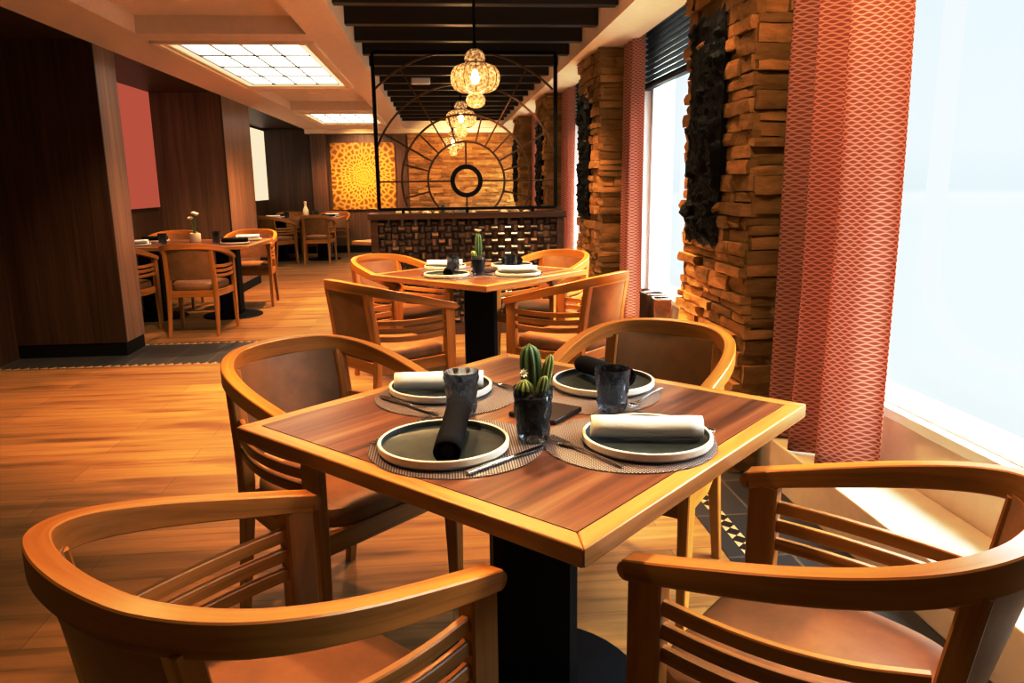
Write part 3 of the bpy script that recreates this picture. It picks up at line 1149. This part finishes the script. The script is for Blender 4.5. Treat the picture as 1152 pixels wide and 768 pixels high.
def pedestal(t, n=1, span=0, rz=0):
    for k in range(n):
        x = (k - (n - 1) / 2) * span
        mt = Matrix.Rotation(rz, 4, 'Z')
        p = MB()
        w, c = .102, .022
        sec = [(w, -w + c), (w, w - c), (w - c, w), (-w + c, w), (-w, w - c), (-w, -w + c), (-w + c, -w), (w - c, -w)]
        vs = [(mt @ Vector((a, b, z))) + Vector((x, 0, 0)) for z in (.028, .69) for a, b in sec]
        fs = [(i, (i + 1) % 8, 8 + (i + 1) % 8, 8 + i) for i in range(8)] + [tuple(range(7, -1, -1)), tuple(range(8, 16))]
        p.add(vs, fs).build('pedestal', M['black'], t)
        MB().box((x - .2, -.2, .69), (x + .2, .2, .715)).build('support_plate', M['black'], t, .004)
        MB().lathe([(.001, 0), (.29, 0), (.295, .006), (.285, .016), (.14, .03), (.001, .03)], 40, (x, 0, 0), smooth=False).build('base_plate', M['black'], t)

def at(c, out, side, o):
    """point seen from a table centre c: out along direction o, sideways along o turned left by 90 degrees"""
    sd = (-o[1], o[0])
    return (c[0] + o[0] * out + sd[0] * side, c[1] + o[1] * out + sd[1] * side)

T1 = (.202, 1.757)
T2 = (.234, 4.83)
tb = make_table()
pedestal(tb, rz=PI / 4)
tb.location = (T1[0], T1[1], 0)
tb.rotation_euler.z = PI / 4
tag(tb, 'square walnut dining table with oak edge at the front, set for four', 'table', 'square dining tables')
tb2 = copy_tree(tb)
tb2.location = (T2[0], T2[1], 0)
tag(tb2, 'second square dining table, under the pendant lamp before the woven divider')
tb3 = copy_tree(tb)
tb3.location = (-.215, 7.86, 0)
tag(tb3, 'square table behind the woven divider, only one pale corner showing')

chair0 = make_chair()
used = []
GR = 'barrel-backed oak dining chairs'
def chair(x, y, face, label, extra=0):
    """face: direction the sitter looks, as an (x, y) vector"""
    o = chair0 if not used else copy_tree(chair0)
    used.append(o)
    o.location = (x, y, 0)
    o.rotation_euler = (0, 0, math.atan2(face[1], face[0]) - PI / 2 + extra)
    tag(o, label, 'chair', GR)
    return o
A_, B_, C_, D_ = (-S2, -S2), (S2, -S2), (-S2, S2), (S2, S2)
def chair_at(c, o, out, side, label, extra=0):
    x, y = at(c, out, side, o)
    return chair(x, y, (-o[0], -o[1]), label, extra)
chair_at(T1, A_, .799, .084, 'large oak barrel chair at the front table, back to the camera, on the aisle side')
chair_at(T1, B_, .765, -.104, 'oak barrel chair at the front table, back towards the bright window ledge')
chair_at(T1, C_, .706, .055, 'oak barrel chair facing the camera at the front table, on the aisle side')
chair_at(T1, D_, .702, .108, 'oak barrel chair facing the camera at the front table, beside the stone pillar', .137)
chair_at(T2, A_, .925, .150, 'oak chair pulled out from the second table, leather back seen from behind, by the aisle', -.153)
chair_at(T2, B_, .815, -.132, 'oak chair at the second table with its back to the second window', .046)
chair_at(T2, C_, .652, .11, 'oak chair tucked in behind the second table on the aisle side')
chair_at(T2, D_, .652, -.03, 'oak chair tucked in behind the second table beside the second stone pillar')

# alcove tables
tb4 = make_table(dx=1.45, dy=1.05)
pedestal(tb4, 2, .75)
tb4.location = (-2.55, 8.0, 0)
tag(tb4, 'long dining table in the first wood-panelled alcove, between two clad columns', 'table', 'alcove dining tables')
tb5 = copy_tree(tb4)
tb5.location = (-2.50, 14.02, 0)
tag(tb5, 'long dining table in the far corner, below the golden mandala wall')
chair(-2.21, 7.085, (0, 1), 'oak chair with dark back seen from behind at the first alcove table')
chair(-2.93, 7.10, (.12, 1), 'oak chair half hidden by the dark column at the first alcove table')
chair(-2.13, 8.76, (0, -1), 'yellow-lit oak chair across the first alcove table, at its aisle end')
chair(-2.98, 8.76, (0, -1), 'yellow-lit oak chair across the first alcove table, at its inner end')
chair(-2.10, 13.30, (0, 1), 'dark-backed chair seen from behind at the far corner table')
chair(-2.80, 13.16, (.55, 1), 'angled oak chair with lit seat at the far corner table')
chair(-2.0, 14.76, (0, -1), 'oak chair against the back wall under the golden mandala, far corner table')
chair(-2.85, 14.76, (0, -1), 'oak chair against the dark back wall, at the far corner table')

# ------------------------------------------------------------------ table settings
ZT = .7505
def placemat():
    return MB().lathe([(.001, 0), (.183, 0), (.187, .0012), (.183, .0025), (.001, .0025)], 72).build('placemat', M['mat'])
def plate():
    prof = [(.001, 0), (.122, 0), (.133, .003), (.138, .009), (.138, .021), (.1365, .0225), (.132, .0225), (.1305, .021), (.129, .010), (.122, .007), (.001, .0065)]
    sm = [0, 0, 0, 0, 0, 0, 0, 1, 1, 1]
    return MB().lathe(prof, 72, seg_mi=sm).build('plate', [M['plate_rim'], M['plate_glaze']])
def napkin(m, L_=.235, r=.0265):
    mb = MB()
    n, k = 34, 8
    spiral = []
    for i in range(int(n * 2.3)):
        a = -PI / 2 + 2 * PI * i / n
        rr = r * (1 - .26 * i / (n * 2.3)) * (1 + .015 * math.sin(3 * a))
        spiral.append((rr * math.cos(a) * 1.06, rr * math.sin(a) * .96))
    def fn(u, v):
        i = min(int(u * (len(spiral) - 1) + .5), len(spiral) - 1)
        y, z = spiral[i]
        sag = .0012 * math.sin(v * 9)
        return ((v - .5) * L_, y, z + sag)
    mb.grid(fn, len(spiral) - 1, k)
    # solid core so the roll reads as packed cloth
    core = [(r * .55 * math.cos(2 * PI * i / 20), r * .55 * math.sin(2 * PI * i / 20)) for i in range(20)]
    vs = [(x, y, z) for x in (-L_ / 2 + .004, L_ / 2 - .004) for y, z in core]
    fs = [(i, (i + 1) % 20, 20 + (i + 1) % 20, 20 + i) for i in range(20)] + [tuple(range(19, -1, -1)), tuple(range(20, 40))]
    mb.add(vs, fs)
    o = mb.build('napkin', m)
    s = o.modifiers.new('thick', 'SOLIDIFY')
    s.thickness = .0016
    return o
def fork():
    t = empty('fork')
    h = MB().sweep(catmull([(-.112, 0, .004), (-.08, 0, .005), (-.03, 0, .006), (.02, 0, .005), (.045, 0, .004)], 4),
                   lambda u: .010 - .006 * math.sin(PI * min(1, u * 1.1)) if u < .9 else .006 + .010 * (u - .9) * 10, .0028, ch=.3)
    h.build('handle', M['steel'], t)
    mb = MB()
    mb.grid(lambda u, v: (.042 + .03 * v, (u - .5) * (.010 + .014 * min(1, v * 1.8)), .004 + .0015 * math.sin(PI * v)), 6, 6)
    for k in range(4):
        y = -.0099 + .0066 * k
        mb.sweep([(.070, y, .004), (.09, y, .005), (.112, y * .92, .0075)], lambda u: .0034 - .0015 * u, .002)
    mb.build('tines', M['steel'], t)
    return t
def knife():
    t = empty('knife')
    MB().sweep([(-.110, 0, .005), (-.05, 0, .0055), (.012, 0, .005)], lambda u: .0125 - .004 * u, .006, ch=.4).build('handle', M['steel'], t)
    pts = [(.012, -.0055), (.05, -.0085), (.085, -.0085), (.105, -.003), (.112, .0045), (.09, .0055), (.012, .005)]
    vs = [(x, y, z) for z in (.0042, .0058) for x, y in pts]
    n = len(pts)
    fs = [(i, (i + 1) % n, n + (i + 1) % n, n + i) for i in range(n)] + [tuple(range(n - 1, -1, -1)), tuple(range(n, 2 * n))]
    MB().add(vs, fs).build('blade', M['steel'], t)
    return t
def tumbler_mesh(H_=.105):
    rb, rt = .033, .0435
    def rad(r, z, a):
        if r < .02: return r
        u = z / H_
        band = math.sin(u * 8.5)
        fac = (2 * abs(math.sin(a * 4 + (PI / 2 if band < 0 else 0))) - 1) * abs(band) ** .6 - .4
        k = .0038 if .04 < u < .93 else 0
        return r + k * fac
    outer = [(.001, 0), (rb * .9, 0), (rb, .004)] + [(rb + (rt - rb) * (k / 14) ** .8, .004 + (H_ - .004) * k / 14) for k in range(1, 15)]
    inner = [(rt - .0025, H_)] + [(rb - .003 + (rt - rb) * (k / 10) ** .8, .022 + (H_ - .024) * k / 10) for k in range(10, -1, -1)] + [(.02, .018), (.001, .017)]
    mb = MB().lathe(outer + [(rt - .0025, H_)], 72, rad=rad)
    return mb.lathe(inner, 72)

def put(o, x, y, z=0, rz=0, label=None, cat=None, group=None):
    o.location = (x, y, ZT + z)
    o.rotation_euler = (0, 0, rz)
    return tag(o, label, cat, group)
items1 = []
def it(o, *a):
    put(o, *a)
    items1.append(o)
    return o
base_labels = {}
m0 = placemat()
for k, (x, y, w) in enumerate(((.017, 1.552, 'nearest the aisle chair with its back to the camera'), (.388, 1.534, 'a'), (.0, 1.948, 'b'), (.376, 1.922, 'c'))):
    it(m0 if k == 0 else m0.copy(), x, y, 0, .6 * k)
    if k: col.objects.link(items1[-1])
p0 = plate()
for k, (x, y) in enumerate(((-.009, 1.532), (.424, 1.518), (-.015, 1.990), (.428, 1.983))):
    it(p0 if k == 0 else p0.copy(), x, y, .0028, k)
    if k: col.objects.link(items1[-1])
PZ = .0028 + .0068
nb = napkin(M['linen_b'], .245, .0275)
nw = napkin(M['linen_w'])
def nap(o, p, q, z):
    it(o, (p[0] + q[0]) / 2, (p[1] + q[1]) / 2, z, math.atan2(q[1] - p[1], q[0] - p[0]))
nap(nb, (-.002, 1.412), (.028, 1.652), PZ + .0375)
nap(nw, (.305, 1.535), (.538, 1.497), PZ + .0280)
nw2 = nw.copy(); col.objects.link(nw2)
nap(nw2, (-.135, 1.975), (.098, 1.966), PZ + .0280)
nb2 = nb.copy(); col.objects.link(nb2)
nap(nb2, (.393, 2.098), (.463, 1.868), PZ + .0375)
nb2.rotation_euler.y = -.07
# black napkins lean up on the rim a little
nb.rotation_euler.y = -.078
f0, k0 = fork(), knife()
def cut(proto, first, p, q, z=.0028):
    o = proto if first else copy_tree(proto)
    it(o, (p[0] + q[0]) / 2, (p[1] + q[1]) / 2, z, math.atan2(q[1] - p[1], q[0] - p[0]))
forks = [((-.164, 1.573), (-.028, 1.753)), ((.340, 1.372), (.219, 1.569)), ((.052, 2.150), (.190, 1.970)), ((.578, 1.930), (.431, 1.743))]
knives = [((.037, 1.378), (.201, 1.512)), ((.585, 1.553), (.452, 1.728)), ((-.173, 1.945), (-.022, 1.772)), ((.325, 2.110), (.180, 1.930))]
for k in range(4): cut(f0, k == 0, *forks[k])
for k in range(4): cut(k0, k == 0, *knives[k])
g0 = tumbler_mesh().build('tumbler', M['smoke'])
it(g0, .036, 1.782, .0028, .3)
g1 = g0.copy(); col.objects.link(g1)
it(g1, .403, 1.760, .0028, 1.1)
bd = MB().box((-.065, -.065, 0), (.065, .065, .012)).build('serving_board', M['board'], bevel=.003)
it(bd, .238, 1.757, 0, PI / 4 + .1)

def planter(tall=0):
    t = empty('potted_cactus')
    tumbler_mesh(.118).build('glass_pot', M['smoke'], t)
    gv = MB()
    rnd = random.Random(3)
    gv.lathe([(.001, .014), (.026, .016), (.031, .03), (.035, .065), (.0375, .099), (.02, .105), (.001, .106)], 24)
    for k in range(46):
        a, r = rnd.random() * 6.28, .036 * rnd.random() ** .5
        s = rnd.uniform(.004, .0085)
        prof = [(max(1e-4, s * math.sin(PI * q / 4)), s * .8 * (1 - math.cos(PI * q / 4))) for q in range(5)]
        gv.lathe(prof, 7, (r * math.cos(a), r * math.sin(a), .101), smooth=False)
    gv.build('gravel', M['gravel'], t)
    if tall:
        cactus_obj('tall_stem', t, M['cactus'], .16, .022, 8, (.004, .008, .10))
        MB().lathe([(.001, 0), (.014, .004), (.022, .014), (.014, .010), (.001, .009)], 10, (.004, .008, .26)).build('flower', M['petal'], t)
        cactus_obj('small_stem', t, M['cactus_y'], .05, .017, 8, (-.02, -.008, .10), lean=(-.2, 0))
        return t
    cactus_obj('cactus_stem', t, M['cactus'], .112, .0245, 9, (.000, .012, .099), lean=(-.05, 0))
    cactus_obj('pale_stem', t, M['cactus_y'], .088, .0125, 8, (.020, -.002, .101), lean=(.22, .05))
    cactus_obj('pale_stem', t, M['cactus_y'], .048, .0115, 8, (.012, -.020, .101), lean=(.22, -.1))
    cactus_obj('round_stem', t, M['cactus_y'], .040, .0205, 10, (-.019, -.010, .099), round_=True)
    fl = MB()
    base = Matrix.Translation((-.023, -.017, .153)) @ Matrix.Rotation(1.15, 4, 'X') @ Matrix.Rotation(.35, 4, 'Y')
    for ring_, (rl, tilt) in enumerate(((.0125, .35), (.008, .8))):
        for k in range(8):
            mt = base @ Matrix.Rotation(2 * PI * (k + .5 * ring_) / 8, 4, 'Z') @ Matrix.Rotation(-tilt, 4, 'Y')
            fl.add([mt @ Vector(q) for q in ((0, 0, 0), (rl * .5, -.0032, .0006), (rl, 0, .002), (rl * .5, .0032, .0006))], [(0, 1, 2, 3)])
    fl.build('flower', M['petal'], t)
    return t
pl = planter()
it(pl, .185, 1.568, .0028, 0)

# labels for the front table and a copy of the setting on the second table
kinds = (['placemat'] * 4 + ['plate'] * 4 + ['bnap', 'wnap', 'wnap', 'bnap'] + ['fork'] * 4 + ['knife'] * 4 + ['glass'] * 2 + ['board', 'cactus'])
seatA = 'aisle-side seat near the camera'
seatB = 'window-side seat near the camera'
seatC = 'aisle-side seat facing the camera'
seatD = 'seat by the stone pillar'
base = []
for k in range(4): base.append(('round woven placemat at %s, {T}' % (seatA, seatB, seatC, seatD)[k], 'placemat'))
for k in range(4): base.append((('dark plate with pale rim, under %s napkin, at %s, {T}') % (('black', 'white', 'white', 'black')[k], (seatA, seatB, seatC, seatD)[k]), 'plate'))
for k in range(4): base.append(('rolled %s cloth napkin on the plate at %s, {T}' % (('black', 'white', 'white', 'black')[k], (seatA, seatB, seatC, seatD)[k]), 'napkin'))
for k in range(4): base.append(('slim steel fork beside the plate at %s, {T}' % (seatA, seatB, seatC, seatD)[k], 'fork'))
for k in range(4): base.append(('slim steel knife beside the plate at %s, {T}' % (seatA, seatB, seatC, seatD)[k], 'knife'))
base.append(('smoky faceted tumbler behind the black napkin, aisle side of {T}', 'glass'))
base.append(('smoky faceted tumbler behind the white napkin, pillar side of {T}', 'glass'))
base.append(('small square dark wooden board at the centre of {T}', 'board'))
base.append(('{P} in a smoky glass tumbler on {T}', 'cactus'))
for o, (lb, ct) in zip(items1, base):
    nm = o.name.split('.')[0].replace('_', ' ')
    tag(o, lb.format(T='front table', P='green cactus cluster with cream flower'), ct, 'front table ' + nm + ' set')
d = (T2[0] - T1[0], T2[1] - T1[1])
for o, (lb, ct) in zip(list(items1), base):
    if ct == 'cactus':
        c = planter(1)
        c.location = o.location
    else:
        c = copy_tree(o)
    c.location = (o.location.x + d[0], o.location.y + d[1], o.location.z)
    nm = o.name.split('.')[0].replace('_', ' ')
    tag(c, lb.format(T='second table', P='tall flowering cactus'), ct, 'second table ' + nm + ' set')

# simpler settings on the alcove tables
def vase(x, y, label, bottle=False):
    t = empty('flower_vase' if not bottle else 'white_bottle', (x, y, ZT))
    if bottle:
        MB().lathe([(.001, 0), (.05, 0), (.055, .01), (.052, .12), (.03, .17), (.022, .19), (.022, .24), (.001, .245)], 24).build('body', M['ceramic'], t)
        MB().lathe([(.024, .24), (.027, .25), (.024, .275), (.001, .28)], 16).build('stopper', M['ceramic'], t)
        return tag(t, label, 'bottle')
    MB().lathe([(.001, 0), (.05, 0), (.056, .01), (.056, .085), (.05, .095), (.046, .09), (.001, .085)], 24).build('pot', M['ceramic'], t)
    for k, (dx, dz) in enumerate(((-.03, .15), (.005, .2), (.03, .19))):
        MB().sweep(catmull([(dx * .2, 0, .085), (dx * .5, 0, .15), (dx, .0, .085 + dz)], 5), .011, .011, (0, 1, 0), shape='round').build('stem', M['stem'], t)
        MB().lathe([(.001, -.008), (.02, 0), (.028, .014), (.016, .026), (.001, .028)], 12, (dx, 0, .085 + dz)).build('blossom', M['petal'], t)
    return tag(t, label, 'vase')
vase(-2.50, 8.05, 'small white pot of pale flowers on the first alcove table')
vase(-2.45, 14.3, 'white bottle standing on the far corner table', True)
def extra(tc, spots, tname):
    for k, (kind, x, y, rz, lb) in enumerate(spots):
        src, ct = {'glass': (g0, 'glass'), 'bnap': (nb, 'napkin'), 'wnap': (nw, 'napkin'), 'plate': (p0, 'plate')}[kind]
        o = copy_tree(src)
        z = {'glass': 0, 'plate': 0, 'bnap': .0068 + .030, 'wnap': .0068 + .028}[kind]
        o.location = (tc[0] + x, tc[1] + y, ZT + z)
        o.rotation_euler = (0, 0, rz)
        tag(o, lb + ' ' + tname, ct, ct + ' items on ' + tname)
quad = (('aisle-end front place', .52, -.26), ('inner-end front place', -.42, -.26), ('aisle-end back place', .52, .26), ('inner-end back place', -.42, .26))
for tc, tn in (((-2.55, 8.0), 'the first alcove table'), ((-2.50, 14.02), 'the far corner table')):
    sp = []
    for k, (nm, x, y) in enumerate(quad):
        sp.append(('plate', x, y, 0, 'rimmed plate at the %s of' % nm))
        sp.append((('bnap', 'wnap', 'wnap', 'bnap')[k], x, y, .1 * k, 'rolled %s napkin at the %s of' % (('black', 'white', 'white', 'black')[k], nm)))
    sp.append(('glass', .30, -.10, 0, 'tumbler by the aisle-end front place of'))
    sp.append(('glass', .24, .12, 0, 'tumbler by the aisle-end back place of'))
    sp.append(('glass', -.22, -.10, 0, 'tumbler by the inner-end front place of'))
    extra(tc, sp, tn)

# golden mandala hanging on the back wall
mz, mx_ = 1.47, -1.47
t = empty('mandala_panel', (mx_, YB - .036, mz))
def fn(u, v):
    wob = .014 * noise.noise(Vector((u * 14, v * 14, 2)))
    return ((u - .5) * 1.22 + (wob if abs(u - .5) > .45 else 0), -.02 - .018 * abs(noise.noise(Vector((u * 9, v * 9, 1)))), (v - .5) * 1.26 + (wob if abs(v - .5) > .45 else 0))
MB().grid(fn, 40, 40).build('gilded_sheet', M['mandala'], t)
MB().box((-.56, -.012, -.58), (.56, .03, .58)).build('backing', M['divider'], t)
tag(t, 'golden radiating mandala panel glowing on the back wall', 'wall art')

# copper boxes on the ledge below the second window
def cbox(x, y, s, h, rz, label):
    t = empty('copper_box', (x, y, LZ), rz)
    b = MB()
    for k in range(4):
        mt = Matrix.Rotation(k * PI / 2, 4, 'Z')
        b.box((-s, -s, 0), (s, -s + .006, h), mat=mt)
    b.box((-s + .006, -s + .006, 0), (s - .006, s - .006, h - .02))
    b.build('body', M['copper'], t, .003)
    l = MB()
    for k in range(4):
        mt = Matrix.Rotation(k * PI / 2, 4, 'Z')
        l.box((-s - .004, -s - .004, h), (s + .004, -s + .012, h + .012), mat=mt)
    l.build('rim', M['steel'], t, .002)
    return tag(t, label, 'box', 'copper boxes on the window ledge')
cbox(1.535, 5.42, .075, .29, .1, 'shiny brown metal box on the window ledge, nearer the coral curtain')
cbox(1.535, 5.20, .062, .285, -.15, 'narrow copper box on the window ledge, nearer the front stone pillar')

# ------------------------------------------------------------------ lights
def lamp(kind, name, loc, energy, color, **kw):
    l = bpy.data.lights.new(name, kind)
    l.energy = energy
    l.color = color
    for k, v in kw.items():
        setattr(l, k, v)
    o = bpy.data.objects.new(name, l)
    col.objects.link(o)
    o.location = loc
    return o
def aim(o, target):
    o.rotation_euler = (Vector(target) - o.location).to_track_quat('-Z', 'Y').to_euler()
    return o
WARM = (1, .72, .40)
WARM2 = (1, .76, .45)
def spot(loc, tgt, e, size=70, blend=.6, color=WARM, r=.05):  # warm spot lamps, some added only to brighten a spot of the room
    return aim(lamp('SPOT', 'warm_spot', loc, e, color, spot_size=math.radians(size), spot_blend=blend, shadow_soft_size=r), tgt)
spot((-.62, 1.9, 2.32), (-.45, 1.4, .7), 140, 78)
spot((.70, 1.45, 2.32), (.62, 1.0, .7), 70, 80)
spot((.80, 2.1, 2.30), (1.45, 3.1, 1.3), 45, 75)  # added to light the pillar's front face and the curtain
spot((-1.5, 3.6, 2.44), (-1.6, 3.9, 0), 270, 95)
spot((-1.5, 5.2, 2.44), (-1.4, 5.6, 0), 330, 115)
spot((.25, 3.0, 2.39), (.22, 2.4, .7), 130, 90)
spot((-.3, 4.3, 2.39), (-.1, 4.4, .7), 280, 100)  # added to brighten the second table and its chairs
spot((.75, 4.3, 2.39), (.6, 4.4, .7), 190, 90)
spot((-1.2, 9.2, 2.44), (-1.2, 9.6, 0), 420, 125)  # added to brighten the aisle floor farther down
spot((.75, 5.75, 2.39), (.6, 6.6, .7), 190, 85)  # added to bring out highlights on the woven divider
spot((-2.3, 8.2, 2.30), (-2.5, 8.0, .7), 130, 120)
spot((-2.2, 13.9, 2.30), (-2.3, 14.2, .7), 90, 120)
spot((.4, 13.6, 2.30), (.4, YB, 1.3), 150, 100)
spot((-1.47, 13.9, 2.28), (-1.47, YB, 1.5), 90, 70)
for k, (y0, y1) in enumerate(pillars):
    yc = y1 - .12
    spot((XP - .16, yc, .10), (XP + .02, yc - .05, 1.0), 60 if k < 2 else 40, 95, .8, WARM, .03)  # unseen uplight at floor level, light only, no fixture
    spot((XP - .32, (y0 + y1) / 2, 2.28), (XP, (y0 + y1) / 2 - .1, .9), 22, 85, .8, WARM, .03)
for x, y, z, e in ((.232, 4.83, 1.925, 14), (.225, 7.75, 1.925, 14), (.20, 10.97, 1.86, 12)):
    lamp('POINT', 'pendant_glow', (x, y, z - .05), e, WARM2, shadow_soft_size=.03)
# daylight through the windows
for k, (y0, y1) in enumerate(wins[:3]):
    a = lamp('AREA', 'window_portal', (XW + .1, (y0 + y1) / 2, 1.43), 1, (1, 1, 1), shape='RECTANGLE', size=y1 - y0, size_y=1.95)
    a.rotation_euler = (0, PI / 2, 0)
    a.data.cycles.is_portal = True
    a.rotation_euler = (PI / 2, 0, PI / 2)

w = bpy.data.worlds.new('daylight')
scene.world = w
w.use_nodes = True
nt = w.node_tree
nt.nodes.clear()
tc = nt.nodes.new('ShaderNodeTexCoord')
sp = nt.nodes.new('ShaderNodeSeparateXYZ')
nt.links.new(tc.outputs['Generated'], sp.inputs[0])
mr = nt.nodes.new('ShaderNodeMapRange')
mr.inputs['From Min'].default_value = -.3
mr.inputs['From Max'].default_value = .5
nt.links.new(sp.outputs['Z'], mr.inputs['Value'])
cr = ramp(nt, [(0, (.88, .96, .97)), (.33, (.87, .955, .97)), (.352, (.95, .99, 1.0)), (.36, (.78, .88, .92)), (.385, (.80, .90, .94)), (.42, (.86, .95, .98)), (1, (.76, .90, .98))])
nt.links.new(mr.outputs[0], cr.inputs['Fac'])
bg = nt.nodes.new('ShaderNodeBackground')
st = nt.nodes.new('ShaderNodeMapRange')
st.inputs['From Min'].default_value = .29
st.inputs['From Max'].default_value = .5
st.inputs['To Min'].default_value = .90
st.inputs['To Max'].default_value = 23.0
nt.links.new(sp.outputs['Z'], st.inputs['Value'])
nt.links.new(st.outputs[0], bg.inputs['Strength'])
nt.links.new(cr.outputs['Color'], bg.inputs['Color'])
wo = nt.nodes.new('ShaderNodeOutputWorld')
nt.links.new(bg.outputs[0], wo.inputs[0])

# ------------------------------------------------------------------ camera
cam = bpy.data.cameras.new('camera')
cam.lens = 854.11 / 1152 * 36
cam.sensor_width = 36
cam.clip_start = .02
co = bpy.data.objects.new('camera', cam)
col.objects.link(co)
pitch, yaw, roll = .2052, .0899, -.0128
cp, sp_, cy, sy = math.cos(pitch), math.sin(pitch), math.cos(yaw), math.sin(yaw)
fw = Vector((sy * cp, cy * cp, -sp_))
rt = Vector((cy, -sy, 0))
up = rt.cross(fw)
c_, s_ = math.cos(roll), math.sin(roll)
r2, u2 = rt * c_ + up * s_, up * c_ - rt * s_
mw = Matrix((( r2.x, u2.x, -fw.x, 0), (r2.y, u2.y, -fw.y, 0), (r2.z, u2.z, -fw.z, 1.30), (0, 0, 0, 1)))
co.matrix_world = mw
scene.camera = co
scene.view_settings.view_transform = 'Standard'
scene.view_settings.look = 'None'
scene.view_settings.exposure = 0
scene.view_settings.use_curve_mapping = True
cv = scene.view_settings.curve_mapping.curves[3]
cv.points.new(.22, .14)
cv.points.new(.70, .77)
scene.view_settings.curve_mapping.update()
